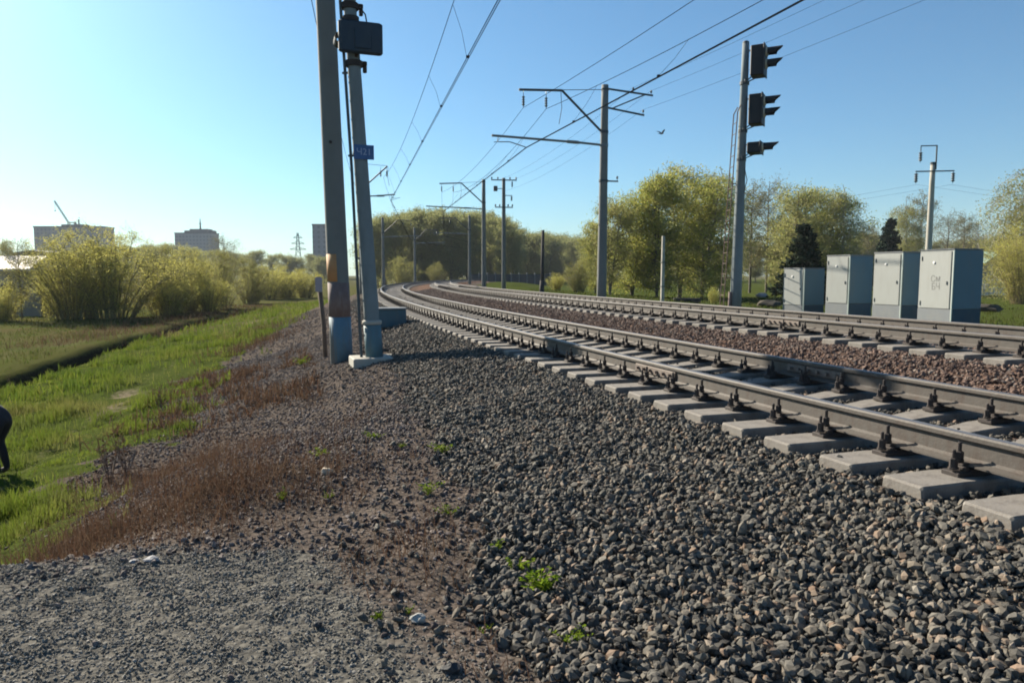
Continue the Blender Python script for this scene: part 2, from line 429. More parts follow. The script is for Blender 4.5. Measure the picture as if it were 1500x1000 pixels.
rustc = k.mix(sc1.outputs[1], (.06, .04, .033), (.165, .112, .088))
pathc = k.mix(sc2.outputs[1], (.075, .072, .065), (.135, .129, .115))
grassc = k.mix(k.ramp(nf, [(.3, 0), (.7, 1)]), (.034, .046, .014), (.062, .078, .02))
dryc = k.mix(k.ramp(k.noise(.35, 5, geo), [(.35, 0), (.65, 1)]), (.085, .07, .035), (.07, .085, .028))
barec = k.mix(nf, (.11, .088, .062), (.21, .178, .13))
def soft(v, lo=.35, hi=.65):
    t = k.math('ADD', v, k.math('MULTIPLY', k.math('SUBTRACT', nf, .5), .7))
    mr = k.n('ShaderNodeMapRange'); mr.inputs['From Min'].default_value = lo; mr.inputs['From Max'].default_value = hi; k.l(t, mr.inputs[0]); return mr.outputs[0]
c = k.mix(soft(sb.outputs[0]), dirt, k.mix(sb.outputs[2], grassc, dryc))
c = k.mix(soft(sb.outputs[1]), c, barec)
c = k.mix(soft(sa.outputs[2]), c, pathc)
c = k.mix(soft(sa.outputs[0]), c, stone)
c = k.mix(soft(sa.outputs[1]), c, rustc)
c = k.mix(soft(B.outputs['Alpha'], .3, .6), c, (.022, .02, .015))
b = k.n('ShaderNodeBsdfPrincipled'); k.l(c, b.inputs['Base Color']); b.inputs['Roughness'].default_value = 1.0; b.inputs['Specular IOR Level'].default_value = 0.0
hgt = k.math('ADD', k.math('MULTIPLY', vor.outputs['Distance'], -.6), k.math('MULTIPLY', nf, .8))
bp = k.n('ShaderNodeBump'); bp.inputs['Strength'].default_value = .7; bp.inputs['Distance'].default_value = .03
k.l(hgt, bp.inputs['Height']); k.l(bp.outputs[0], b.inputs['Normal'])
tag(link('ground', gme, k.out(b.outputs[0])), kind='structure')

# ------------------------------------------------------------------ loose stones
t_ = (1 + 5 ** .5) / 2
ICO = np.array([(-1, t_, 0), (1, t_, 0), (-1, -t_, 0), (1, -t_, 0), (0, -1, t_), (0, 1, t_), (0, -1, -t_), (0, 1, -t_), (t_, 0, -1), (t_, 0, 1), (-t_, 0, -1), (-t_, 0, 1)]) / math.hypot(1, t_)
ICF = np.array([(0, 11, 5), (0, 5, 1), (0, 1, 7), (0, 7, 10), (0, 10, 11), (1, 5, 9), (5, 11, 4), (11, 10, 2), (10, 7, 6), (7, 1, 8), (3, 9, 4), (3, 4, 2), (3, 2, 6), (3, 6, 8), (3, 8, 9), (4, 9, 5), (2, 4, 11), (6, 2, 10), (8, 6, 7), (9, 8, 1)])
PRO = []
for _ in range(14):
    p = ICO * rng.uniform(.68, 1.2, (12, 1)) + rng.normal(0, .10, (12, 3))
    p *= np.array([rng.uniform(.9, 1.35), rng.uniform(.75, 1.0), rng.uniform(.5, .8)])
    PRO.append(p)
PRO = np.array(PRO)

def rand_rot(n, tilt=.6):
    q = rng.normal(size=(n, 4)) * np.array([1, tilt, tilt, 1]); q /= np.linalg.norm(q, axis=1, keepdims=True)
    w_, x, y, z = q.T
    return np.stack([np.stack([1 - 2 * (y * y + z * z), 2 * (x * y - z * w_), 2 * (x * z + y * w_)], -1), np.stack([2 * (x * y + z * w_), 1 - 2 * (x * x + z * z), 2 * (y * z - x * w_)], -1), np.stack([2 * (x * z - y * w_), 2 * (y * z + x * w_), 1 - 2 * (x * x + y * y)], -1)], 1)

def stones(name, x, y, size, mat, lift=.25, zextra=None):
    n = len(x); z = terrain(x, y) + size * lift * .5
    if zextra is not None: z = z + zextra
    P = PRO[rng.integers(0, len(PRO), n)] * (size / 2)[:, None, None]
    V = np.einsum('nij,nkj->nki', rand_rot(n), P) + np.stack([x, y, z], -1)[:, None, :]
    Fc = ICF[None] + (np.arange(n) * 12)[:, None, None]
    o = link(name, np_mesh(name, V.reshape(-1, 3), Fc.reshape(-1, 3)), mat)
    return o

def scatter(n, s0, s1, u0, u1):
    s = rng.uniform(s0, s1, n); U = rng.uniform(u0, u1, n); x, y = XY(s, U); return x, y, s, U
SL = .53                                 # sleeper spacing
def off_sleepers(s, U, uc, ph=0.0, half=.165):
    f = np.abs((s - ph + SL / 2) % SL - SL / 2)
    return ~((f < half) & (np.abs(U - uc) < 1.39))
def sizes(n, lo, hi, p=1.8): return lo + (hi - lo) * rng.random(n) ** p

bx, by, bs = [], [], []
for (n, s0, s1, u0, u1, lo, hi) in ((78000, .3, 8, -4.4, -1.3, .013, .06), (38000, 8, 18, -3.7, -1.3, .022, .066), (12000, 18, 42, -3.0, -1.2, .045, .08), (34000, 2, 18, -1.4, 1.9, .025, .06), (11000, 18, 42, -1.4, 1.9, .04, .075)):
    x, y, s, U = scatter(n, s0, s1, u0, u1)
    bm = masks(x, y); keep = (rng.random(n) < bm[0] * 1.15 + .03 * (U < -2)) & off_sleepers(s, U, 0, -.12) & (bm[1] < .75)
    bx.append(x[keep]); by.append(y[keep]); bs.append(sizes(keep.sum(), lo, hi, 2.3))
STONE_STOPS = [(0, (.028, .027, .025)), (.25, (.052, .05, .046)), (.5, (.088, .084, .075)), (.72, (.13, .122, .105)), (.86, (.16, .135, .105)), (.94, (.19, .125, .085)), (1, (.23, .21, .18))]
x, y, s, U = scatter(700, 2, 22, -1.3, 1.3); on_s = ~off_sleepers(s, U, 0, -.12, .1) & (np.abs(np.abs(U) - .8) > .22); spill = (x[on_s], y[on_s])
bx, by, bs = map(np.concatenate, (bx, by, bs))
bz = rng.uniform(-.3, .5, len(bx)) * bs * .6; nsp = len(spill[0])
bz = np.concatenate([bz, (RAIL_Z - .18 - .06) - terrain(*spill) - .004]); bx = np.concatenate([bx, spill[0]]); by = np.concatenate([by, spill[1]]); bs = np.concatenate([bs, sizes(nsp, .012, .04)])
tag(stones('ballast_gravel', bx, by, bs, stonemat('ballast_stone', STONE_STOPS), .5, bz), 'dark grey crushed stone ballast heaped beside the near track', 'gravel', kind='stuff')
rx, ry, rs = [], [], []
for (n, s0, s1, u0, u1, lo, hi) in ((22000, 3, 22, 1.2, 3.2, .03, .065), (10000, 22, 55, 1.4, 3.2, .045, .08), (12000, 4, 26, 3.0, 6.9, .035, .07)):
    x, y, s, U = scatter(n, s0, s1, u0, u1)
    keep = off_sleepers(s, U, U2, .2) & off_sleepers(s, U, 0, -.12)
    rx.append(x[keep]); ry.append(y[keep]); rs.append(sizes(keep.sum(), lo, hi))
rx, ry, rs = map(np.concatenate, (rx, ry, rs))
RUST_STOPS = [(0, (0.0525, 0.0375, 0.0338)), (.35, (0.0975, 0.0638, 0.0525)), (.7, (0.1500, 0.1013, 0.0825)), (.9, (0.2025, 0.1500, 0.1237)), (1, (0.1650, 0.1575, 0.1425))]
tag(stones('rusty_gravel', rx, ry, rs, stonemat('rusty_stone', RUST_STOPS, (.15, .10, .075)), .5), 'rust brown crushed stone between the two tracks', 'gravel', kind='stuff')
n = 140000; y = 2.1 + 2.6 * rng.random(n) ** .9; x = rng.uniform(-4.4, 1.0, n)
pm = masks(x, y)[2]; keep = rng.random(n) < pm * 1.1 + .02
x, y = x[keep], y[keep]
PATH_STOPS = [(0, (.09, .088, .081)), (.5, (.14, .135, .122)), (.85, (.19, .182, .165)), (1, (.30, .285, .26))]
tag(stones('path_gravel', x, y, sizes(len(x), .005, .021, 3.2), stonemat('path_stone', PATH_STOPS, (.17, .165, .148)), .1), 'fine pale gravel of the foot crossing in the foreground', 'gravel', kind='stuff')
sx, sy, ss = [], [], []
for (n, s0, s1, u0, u1, lo, hi) in ((46000, 1.0, 9, -6.9, -2.6, .008, .04), (48000, 7, 22, -7.2, -2.3, .016, .05), (7000, 20, 45, -6.4, -2.3, .04, .07)):
    x, y, s, U = scatter(n, s0, s1, u0, u1); bm = masks(x, y)
    dens = .85 * sst(3.5, 7, y) + .32
    keep = (rng.random(n) < (1 - bm[0]) * (1 - bm[3]) * (1 - bm[2]) * dens) | (rng.random(n) < .03)
    sx.append(x[keep]); sy.append(y[keep]); ss.append(sizes(keep.sum(), lo, hi, 2.2))
x = rng.uniform(-3.4, .2, 700); y = 3.72 + .28 * (x + 2.5) + rng.normal(0, .16, 700) + .25 * (fbm(x, x * 0, 1.2, 2, 61) - .5)
sx.append(x); sy.append(y); ss.append(sizes(700, .012, .05, 2.2))
sx, sy, ss = map(np.concatenate, (sx, sy, ss))
SLOPE_STOPS = [(0, (0.0510, 0.0408, 0.0394)), (.4, (0.0952, 0.0782, 0.0748)), (.75, (0.1428, 0.1190, 0.1122)), (1, (0.2176, 0.1904, 0.1802))]
tag(stones('slope_gravel', sx, sy, ss, stonemat('slope_stone', SLOPE_STOPS, (.14, .105, .09)), .3), 'purple brown rubble on the embankment slope', 'gravel', kind='stuff')

# ------------------------------------------------------------------ railway tracks
RP = [(-.075, 0), (.075, 0), (.075, .011), (.03, .026), (.012, .040), (.010, .125), (.014, .135), (.036, .143), (.0365, .166), (.030, .177), (.018, .180), (-.018, .180), (-.030, .177), (-.0365, .166), (-.036, .143), (-.014, .135), (-.010, .125), (-.012, .040), (-.03, .026), (-.075, .011)]
def sweep_rail(name, Uc, ztop, s_arr, parent):
    P = np.array(RP); npf = len(P); V = []
    for s in s_arr:
        for a, h in P:
            x, y = XY(s, Uc + a); V.append((x, y, ztop - .18 + h))
    n = len(s_arr); fs = []; mi = []
    for i in range(n - 1):
        for k_ in range(npf):
            fs.append((i * npf + k_, i * npf + (k_ + 1) % npf, (i + 1) * npf + (k_ + 1) % npf, (i + 1) * npf + k_)); mi.append(1 if k_ in (9, 10, 11) else 0)
    me = np_mesh(name, np.array(V), np.array(fs))
    me.polygons.foreach_set('material_index', mi)
    o = link(name, me, [M['rail'], M['rail_top']], parent); return o

def sleeper_mesh():
    m = MB(); L = 1.33
    # stations across the track: (u, half width base, half width top, top height) ; the bed is 0.2 m deep
    st = [(-L, .150, .118, .0), (-L + .012, .155, .128, .012), (-.98, .155, .128, .012), (-.60, .152, .125, .0), (-.3, .125, .10, -.03), (.3, .125, .10, -.03), (.60, .152, .125, .0), (.98, .155, .128, .012), (L - .012, .155, .128, .012), (L, .150, .118, .0)]
    vs = []
    for u, wb, wt, h in st:
        vs += [(u, -wb, -.20), (u, wb, -.20), (u, wt + .01, h - .012), (u, wt, h), (u, -wt, h), (u, -wt - .01, h - .012)]
    fs = [(5, 4, 3, 2, 1, 0), tuple(range(54, 60))]
    for i in range(len(st) - 1):
        for k_ in range(6): fs.append((i * 6 + k_, i * 6 + (k_ + 1) % 6, i * 6 + 6 + (k_ + 1) % 6, i * 6 + 6 + k_))
    m.add(vs, fs); return m
def fastening_mesh():
    m = MB()
    m.box((0, 0, .028), (.37, .14, .036), bevel=.006); m.box((0, 0, .047), (.17, .13, .022), bevel=.004)          # base plate and pads
    for sx_ in (-1, 1):
        m.box((sx_ * .105, 0, .060), (.045, .12, .04), bevel=.008)       # shoulder rib
        m.box((sx_ * .088, 0, .085), (.07, .08, .022), bevel=.006)       # clip
        m.lathe([(.013, .09), (.013, .225), (.009, .23)], (sx_ * .10, .012, 0), 8)
        m.lathe([(.027, .115), (.027, .165), (.020, .17)], (sx_ * .10, .012, 0), 6)
        m.lathe([(.030, .104), (.030, .112)], (sx_ * .10, .012, 0), 10)
        m.lathe([(.012, .055), (.012, .185), (.008, .19)], (sx_ * .168, -.01, 0), 8)
        m.lathe([(.026, .072), (.026, .13), (.021, .135)], (sx_ * .168, -.01, 0), 6)
        m.lathe([(.032, .060), (.032, .073)], (sx_ * .168, -.01, 0), 10)
    return m
SLP = sleeper_mesh().mesh('sleeper'); SLP.materials.append(M['sleeper'])
FST = fastening_mesh().mesh('fastening'); FST.transform(Matrix.Diagonal((.94, .85, .88, 1))); FST.materials.append(M['fast'])

def bake(me_list):                       # join transformed copies of small meshes into one
    V, Fs, o = [], [], 0
    for me, mat in me_list:
        n = len(me.vertices); co_ = np.empty(n * 3, np.float32); me.vertices.foreach_get('co', co_)
        co_ = co_.reshape(-1, 3) @ np.array(mat.to_3x3()).T + np.array(mat.translation)
        V.append(co_); Fs += [tuple(v + o for v in p.vertices) for p in me.polygons]; o += n
    me = bpy.data.meshes.new('bed'); me.from_pydata(np.concatenate(V).tolist(), [], Fs); me.update(); return me

def track(label, Uc, zt, s_first, phase):
    x0, y0 = XY(s_first + 6, Uc)
    t = thing('railway_track', label, 'railway track', (0, 0, 0))
    s_arr = np.concatenate([np.arange(-22, 40, .5), np.arange(40, 262, 2.0)])
    for sg in (-1, 1): sweep_rail('rail', Uc + sg * .80, zt, s_arr, t)
    k0 = math.ceil((s_first - phase) / SL)
    rest = []
    for i in range(-int((22 + s_first) / SL), 330):
        s = phase + (k0 + i) * SL
        if s > 175: break
        js = s + random.uniform(-.012, .012)
        x, y = XY(js, Uc)
        zs = zt - .18 - .06 - random.uniform(0, .006)
        rz = -heading(s) + random.uniform(-.008, .008)
        mat = Matrix.Translation((x, y, zs)) @ Matrix.Rotation(rz, 4, 'Z')
        fm = [mat @ Matrix.Translation((sg * .80, 0, -.002)) for sg in (-1, 1)]
        if 0 <= i < 100:
            o = bpy.data.objects.new('sleeper', SLP); C.objects.link(o); o.parent = t; o.location = (x, y, zs); o.rotation_euler = (0, 0, rz)
            for sg in (-1, 1):
                f = bpy.data.objects.new('fastening', FST); C.objects.link(f); f.parent = o; f.location = (sg * .80, 0, -.002)
        else:
            rest.append((SLP, mat))
    o = link('sleeper', bake(rest), M['sleeper'], t); o['kind'] = 'stuff'
    return t
trk1 = track('near railway track on concrete sleepers beside the dark ballast', 0, RAIL_Z, 2.1, -.12)
trk2 = track('far railway track on concrete sleepers, behind the strip of rusty gravel', U2, RAIL2_Z, 3.5, .2)

def fishplate(t, Uc, zt, s, half=.42):
    m = MB()
    for sg in (-1, 1):
        pts = []
        for a in (-half, half):
            for u, h in ((.013, .036), (.034, .050), (.030, .120), (.016, .132)):
                x, y = XY(s + a, Uc + sg * u); pts.append((x, y, zt - .18 + h))
        m.add(pts, [(0, 1, 2, 3), (7, 6, 5, 4), (0, 4, 5, 1), (1, 5, 6, 2), (2, 6, 7, 3), (3, 7, 4, 0)])
        for a in (-.34, -.21, -.07, .07, .21, .34):
            x, y = XY(s + a, Uc + sg * .030); x2, y2 = XY(s + a, Uc + sg * .065)
            m.tube([(x, y, zt - .18 + .085), (x2, y2, zt - .18 + .085)], .018, 6)
    m.build('fishplate', M['fish'], t)
fishplate(trk1, -.8, RAIL_Z, 6.75); fishplate(trk1, .8, RAIL_Z, 6.2); fishplate(trk2, U2 - .8, RAIL2_Z, 10.4)

#@@PART2
M['plate_ink'] = surf('faded_plate_lettering', (.26, .33, .46), .7, .1, 5, 0)
M['plate_grey'] = surf('dull_lilac_plate', (.27, .255, .29), .7, .12, 8, .05)
M['box_teal'] = surf('dull_teal_box_paint', (.045, .10, .13), .7, .2, 6, .2, stain=(.1, .1, .09), stain_amt=.4)
# ------------------------------------------------------------------ catenary masts
def insulator(m, p, length=.55, r=.075, axis=(0, 0, -1)):
    prof = [(.012, 0), (.012, length * .12)]
    for i in range(4):
        h = length * (.14 + .19 * i); prof += [(r * .45, h), (r, h + length * .05), (r * .9, h + length * .09), (r * .45, h + length * .14)]
    prof += [(.012, length * .92), (.012, length)]
    m.lathe(prof, p, 10, axis)

def concrete_pole(H, r0, r1, lean=(0, 0), n=18):
    m = MB(); pts, rr = [], []
    for i in range(9):
        t = i / 8; pts.append((lean[0] * H * t, lean[1] * H * t, -1.0 * (t == 0) + H * t)); rr.append(r0 + (r1 - r0) * t)
    m.tube(pts, rr, n); return m

def mast(name, label, cat, loc, rz, side, H=9.75, r0=.225, r1=.155, group=None, lean=(0, 0), power=True, pole_mat='conc_pole', reach=5.15, blen=3.95, ins=(3.75, 2.72), reg=3.62):
    """side = +1: cantilever reaches towards local +X"""
    t = thing(name, label, cat, loc, rz, group)
    concrete_pole(H, r0, r1, lean).build('pole', M[pole_mat], t, True)
    s = side
    def P(u, z): return (lean[0] * z + s * u, lean[1] * z, z)
    m = MB()
    m.tube([P(.12, H - 2.05), P(2.0, H - .35)], .055, 8); 
    if blen > 2.1: m.tube([P(2.0, H - .35), P(blen, H - .43)], .055, 8)
    m.lathe([(r1 + .035, -.06), (r1 + .035, .06)], P(0, H - 2.05), 16)
    m.build('upper_bracket', M['dark_steel'], t)
    m = MB(); m.tube([P(0, H - .2), P(2.0, H - .33)], .016, 6); m.lathe([(r1 + .02, -.04), (r1 + .02, .04)], P(0, H - .2), 16)
    m.build('tie_rod', M['dark_steel'], t)
    for u in ins:
        m = MB(); m.tube([P(u, H - .42), P(u, H - .68)], .014, 6); insulator(m, P(u, H - .62), .55)
        m.build('insulator', M['porcelain'], t, True)
    m = MB(); m.tube([P(.1, H - 2.62), P(1.3, H - 2.55), P(reach, H - 2.42)], .052, 8); m.lathe([(r1 + .04, -.06), (r1 + .04, .06)], P(0, H - 2.62), 16)
    m.tube([P(1.2, H - 2.555), P(1.75, H - 2.535)], .075, 8)
    m.build('cantilever', M['grey_steel'], t)
    m = MB(); m.tube([P(reach - .3, H - 2.42), P(reach - .25, H - 2.68), P(reach - .1, H - 2.7)], .02, 6)
    m.tube([P(reach - .28, H - 2.68), P(reg + .73, H - 2.66), P(reg, H - 2.86)], .022, 6)
    m.build('registration_arm', M['grey_steel'], t)
    m = MB(); m.tube([P(2.05, H - .4), P(2.0, H - 1.1), P(2.12, H - 1.8)], .014, 6); m.build('drop_rod', M['dark_steel'], t)
    if power:
        m = MB()
        m.bar(P(-.05, H - .15), P(-2.3, H - .33), .07); m.bar(P(-.15, H - .98), P(-1.9, H - 1.22), .07); m.bar(P(-.35, H - 1.0), P(-1.95, H - .3), .055)
        m.build('line_bracket', M['dark_steel'], t)
        m = MB(); m.bar(P(-.1, H - 4.2), P(-.7, H - 4.2), .06); m.lathe([(r0 - .01, -.05), (r0 - .01, .05)], P(0, H - 4.2), 16); m.build('side_bracket', M['dark_steel'], t)
        for u, z in ((1.35, H - .22), (2.22, H - .3), (1.85, H - 1.18), (.66, H - 4.17)):
            m = MB(); m.tube([P(-u, z), P(-u, z + .16)], .012, 6); m.lathe([(.03, .08), (.05, .10), (.05, .16), (.025, .2)], P(-u, z), 8)
            m.build('pin_insulator', M['porcelain'], t, True)
    cr, sr = math.cos(rz), math.sin(rz); b = np.array([float(k_) for k_ in loc])
    def Wp(u, z): q = P(u, z); return np.array([b[0] + q[0] * cr - q[1] * sr, b[1] + q[0] * sr + q[1] * cr, b[2] + q[2]])
    SUPP[name_of(t)] = (Wp(reg, H - 2.87), Wp(ins[-1], H - 1.18), Wp(ins[0], H - 1.18), Wp(-.35, H - 1.9))
    return t
SUPP = {}
def name_of(o): return o.name

def on(px, py, y): return D(px, py, y)
def foot(p, sink=.05): return (p[0], p[1], gz(p[0], p[1]) - sink)

# near mast by the signal, with its painted bands
P1 = on(501, 528, 14.5); P1 = np.array(foot(P1)); RZ = lambda p: -heading(SU(p[0], p[1])[0])
m1 = mast('catenary_mast', 'tall concrete catenary mast with an orange patch and blue painted foot, in the left foreground', 'mast', P1, RZ(P1), 1, H=10.5, r0=.215, r1=.165, lean=(-.024, .0), power=False, reg=3.6, group='masts of the railway line')
def band(parent, name, mat, z0, z1, r0, r1, lean, ang=None, extra=.004, H=10.5):
    m = MB(); n = 20
    a0, a1 = ang if ang else (0, 2 * math.pi)
    full = ang is None
    cols = n if full else n + 1
    vs = []
    for z in (z0, z1):
        for q in (0, 1):
            r = r0 + (r1 - r0) * z / H + (extra if q else -.002)
            for k_ in range(cols):
                a = a0 + (a1 - a0) * k_ / n; vs.append((lean[0] * z + r * math.cos(a), lean[1] * z + r * math.sin(a), z))
    c = cols; fs = []
    for k_ in range(n):
        j = (k_ + 1) % cols
        fs += [(c + k_, c + j, 3 * c + j, 3 * c + k_), (j, k_, 2 * c + k_, 2 * c + j), (k_, j, c + j, c + k_), (2 * c + j, 2 * c + k_, 3 * c + k_, 3 * c + j)]
    if not full: fs += [(0, c, 3 * c, 2 * c), (c - 1, 2 * c - 1 + 0, 4 * c - 1, 3 * c - 1)]
    m.add(vs, fs); return m.build(name, mat, parent, True)
band(m1, 'painted_foot', M['blue_paint'], -.1, .92, .215, .165, (-.024, 0))
band(m1, 'painted_patch', M['orange'], 1.62, 2.16, .215, .165, (-.024, 0), (R_(172), R_(262)))
band(m1, 'brown_band', M['brown_band'], .924, 1.6, .215, .165, (-.024, 0))
m = MB(); m.lathe([(.006, 0), (.03, .01), (.03, .05), (.012, .06)], (-.13, -.17, 4.3), 8, (-.3, -1, 0)); m.build('bolt', M['fast'], m1)
m = MB(); m.box((-.24, 0, 6.55), (.10, .10, .22), bevel=.01); m.box((-.20, .05, 6.9), (.06, .06, .1), bevel=.01); m.build('clamp', M['dark_steel'], m1)

p = foot(on(531, 431, 55)); m2 = mast('catenary_mast', 'catenary mast half hidden behind the near signal pole, its brackets poking out to the right', 'mast', p, RZ(p), 1, power=False, H=9.9, reach=2.55, blen=2.0, ins=(1.95, 1.5), reg=2.2, group='masts of the railway line')
p = foot(on(562, 424, 98)); m3 = mast('catenary_mast', 'thin distant catenary mast just right of the near signal pole, before the yellow bushes', 'mast', p, RZ(p), 1, power=False, group='masts of the railway line')
p = foot(on(608, 415, 122)); m4 = mast('catenary_mast', 'smallest distant catenary mast, standing between the two rounded yellow bushes', 'mast', p, RZ(p), 1, power=False, group='masts of the railway line')
MR1 = np.array(foot(on(881, 437, 33.2))); mr1 = mast('catenary_mast', 'tall dark catenary mast right of the far track, with long arms on both sides', 'mast', MR1, RZ(MR1), -1, H=9.75, lean=(.006, 0), group='masts of the railway line')
p = foot(on(709, 423, 66)); MR2 = np.array(p); mr2 = mast('catenary_mast', 'catenary mast next to the pole with many insulators, bent bracket on its left', 'mast', p, RZ(p), -1, H=9.85, power=False, group='masts of the railway line')
p = foot(on(688, 418, 104)); MR3 = np.array(p); mr3 = mast('catenary_mast', 'slim distant catenary mast against the dark wood, left of the paired poles', 'mast', p, RZ(p), -1, H=9.75, power=False, group='masts of the railway line')

# ------------------------------------------------------------------ line poles and posts
p = foot(on(738, 425, 66)); t = thing('utility_pole', 'dark utility pole with a cross-arm and many insulators beside a catenary mast', 'utility pole', p, RZ(p))
concrete_pole(9.95, .2, .15).build('pole', M['conc_pole'], t, True)
for z, hw in ((9.75, 1.15), (7.35, .8)):
    m = MB(); m.bar((-hw, -.17, z), (hw, -.17, z), .09); m.build('crossarm', M['dark_steel'], t)
    for u in (-1, -.5, .5, 1):
        m = MB(); m.tube([(u * hw * .95, -.17, z), (u * hw * .95, -.17, z + .2)], .014, 6); m.lathe([(.04, .08), (.07, .12), (.07, .2), (.04, .27)], (u * hw * .95, -.17, z), 8); m.build('insulator', M['porcelain'], t, True)
m = MB(); m.box((-.75, -.1, 9.0), (.35, .3, .45), bevel=.03); m.bar((-.1, -.1, 9.0), (-.7, -.1, 9.0), .06); m.build('switch_box', M['dark_steel'], t)
m = MB(); m.bar((0, -.1, 8.4), (.75, -.1, 8.4), .06); insulator(m, (.7, -.1, 8.4), .5, .1); insulator(m, (.75, -.1, 9.7), .6, .09); m.build('side_arm', M['dark_steel'], t)

p = foot(on(794, 430, 51)); t = thing('post', 'short dark wooden post with a thicker foot, left of the tall mast', 'post', p, RZ(p))
m = MB(); m.tube([(0, 0, -.5), (.02, 0, 2), (.05, 0, 4.45)], [.14, .12, .10], 10); m.build('shaft', M['dark_wood'], t, True)
m = MB(); m.tube([(-.06, -.1, -.4), (-.02, -.1, .95)], [.19, .16], 10); m.build('stub', M['dark_wood'], t, True)

p = foot(on(970, 442, 35)); t = thing('post', 'thin pale concrete post on the grass right of the tall mast', 'post', p, RZ(p))
m = MB(); m.box((0, 0, 1.45), (.16, .16, 3.5), bevel=.02, taper=.8); m.build('shaft', M['conc_light'], t)
for z in (0.8, 1.95):
    m = MB(); m.box((0, 0, z), (.20, .20, .035), bevel=.005); m.build('band', M['dark_steel'], t)

p = foot(on(1356, 448, 45)); PW = np.array(p); t = thing('utility_pole', 'grey power pole with a hooked top and hanging insulators behind the cabinets', 'utility pole', p, R_(-8))
concrete_pole(8.75, .21, .14).build('pole', M['conc_light'], t, True)
m = MB(); m.bar((-1.05, -.18, 8.3), (1.15, -.18, 8.3), .07); m.build('crossarm', M['dark_steel'], t)
m = MB(); m.bar((.12, -.12, 8.4), (.12, -.12, 9.85), .07); m.bar((.15, -.12, 9.83), (-.80, -.12, 9.83), .06); m.bar((-.78, -.12, 9.85), (-.78, -.12, 9.5), .045); m.build('top_hook', M['dark_steel'], t)
for u, z in ((-.78, 9.55), (-1.0, 8.28), (1.1, 8.28)):
    m = MB(); insulator(m, (u, -.18 if z < 9 else -.12, z), .72, .12); m.build('insulator', M['porcelain'], t, True)
m = MB(); m.lathe([(.16, 0), (.16, .14)], (0, 0, 8.72), 12); m.build('cap', M['dark_steel'], t)

p = foot(on(474, 522, 16)); t = thing('marker_post', 'thin brown marker post with a small white plate, left of the near mast', 'marker post', p, R_(8))
m = MB(); m.tube([(.05, 0, -.4), (.02, 0, .8), (-.07, 0, 1.85)], .05, 8); m.build('shaft', M['wood'], t, True)
m = MB(); m.box((-.06, -.065, 1.68), (.15, .02, .32), bevel=.004); m.build('plate', M['plate_grey'], t)

# ------------------------------------------------------------------ near signal seen from behind
P2 = on(549, 530, 13.4); P2 = np.array(foot(P2, 0)); LE = (-.052, .0)
t = thing('railway_signal', 'near railway signal seen from behind, leaning concrete pole with ladder and blue number plate', 'railway signal', P2, RZ(P2) + .05, 'colour light signals')
concrete_pole(7.6, .145, .105, LE).build('pole', M['conc_blue'], t, True)
def L2(u, v, z): return (LE[0] * z + u, LE[1] * z + v, z)
band(t, 'foot_sleeve', M['teal_paint'], -.05, .70, .16, .155, LE, H=.7)
m = MB(); m.lathe([(.165, -.03), (.18, -.02), (.18, .03), (.15, .05)], L2(0, 0, .72), 18); m.build('collar', M['conc_light'], t, True)
m = MB(); m.box((.0, .02, -.02), (.86, .70, .22), bevel=.015); m.build('foundation_slab', M['conc_light'], t)
def head_back(z, wd, hh):
    m = MB(); m.box(L2(.11, -.24, z), (wd, .13, hh), bevel=.03); m.box(L2(.14, -.315, z - .03), (wd * .38, .03, hh * .62), bevel=.012); m.box(L2(-.22, -.31, z), (.03, .02, hh * .6), bevel=.004)
    h = m.build('signal_head', M['head_blue'], t)
    for u in (-.23, .40):
        m2_ = MB(); m2_.lathe([(.095, 0), (.095, .28), (.088, .28), (.088, .0)], L2(u, -.175, z), 14, (0, 1, -.1), cap=False); m2_.build('visor', M['black'], h)
    m = MB(); m.lathe([(.145, -.04), (.145, .04)], L2(0, 0, z + hh * .5 + .10), 14); m.bar(L2(0, .0, z + hh * .5 + .1), L2(.06, -.2, z + hh * .4), .05); m.build('head_clamp', M['fast'], t)
    m = MB(); m.lathe([(.15, -.05), (.15, .05)], L2(0, 0, z - hh * .5 - .12), 14)
    m.bar(L2(0, .0, z - hh * .5 - .12), L2(.06, -.2, z - hh * .3), .05)
    m.box(L2(.18, .02, z - hh * .5 - .10), (.10, .1, .08), bevel=.01); m.box(L2(.19, .03, z - hh * .5 - .19), (.07, .07, .12), bevel=.01)
    m.build('head_clamp', M['fast'], t)
head_back(5.72, .76, .54); head_back(6.70, .76, .54)
m = MB(); m.tube([L2(.17, .05, 6.35), L2(.27, .05, 6.22), L2(.30, .08, 6.02)], .013, 6); m.build('cable', M['fast'], t)
m = MB()
for v in (-.02, .36): m.tube([L2(-.24 + .13 * v, v, -.02), L2(-.17 + .13 * v, v, 3.5), L2(-.16 + .13 * v, v, 7.4)], .026, 6)
for z in np.arange(.25, 7.3, .32): m.tube([L2(-.24 + .07 * min(z / 3.5, 1) + .008 * max(0, (z - 3.5) / 3.5), -.02, z), L2(-.20 + .07 * min(z / 3.5, 1) + .008 * max(0, (z - 3.5) / 3.5), .36, z)], .012, 6)
for z in (1.9, 3.75, 5.2): m.bar(L2(-.19, .17, z), L2(0, .05, z), .035)
m.build('ladder', M['dark_steel'], t)
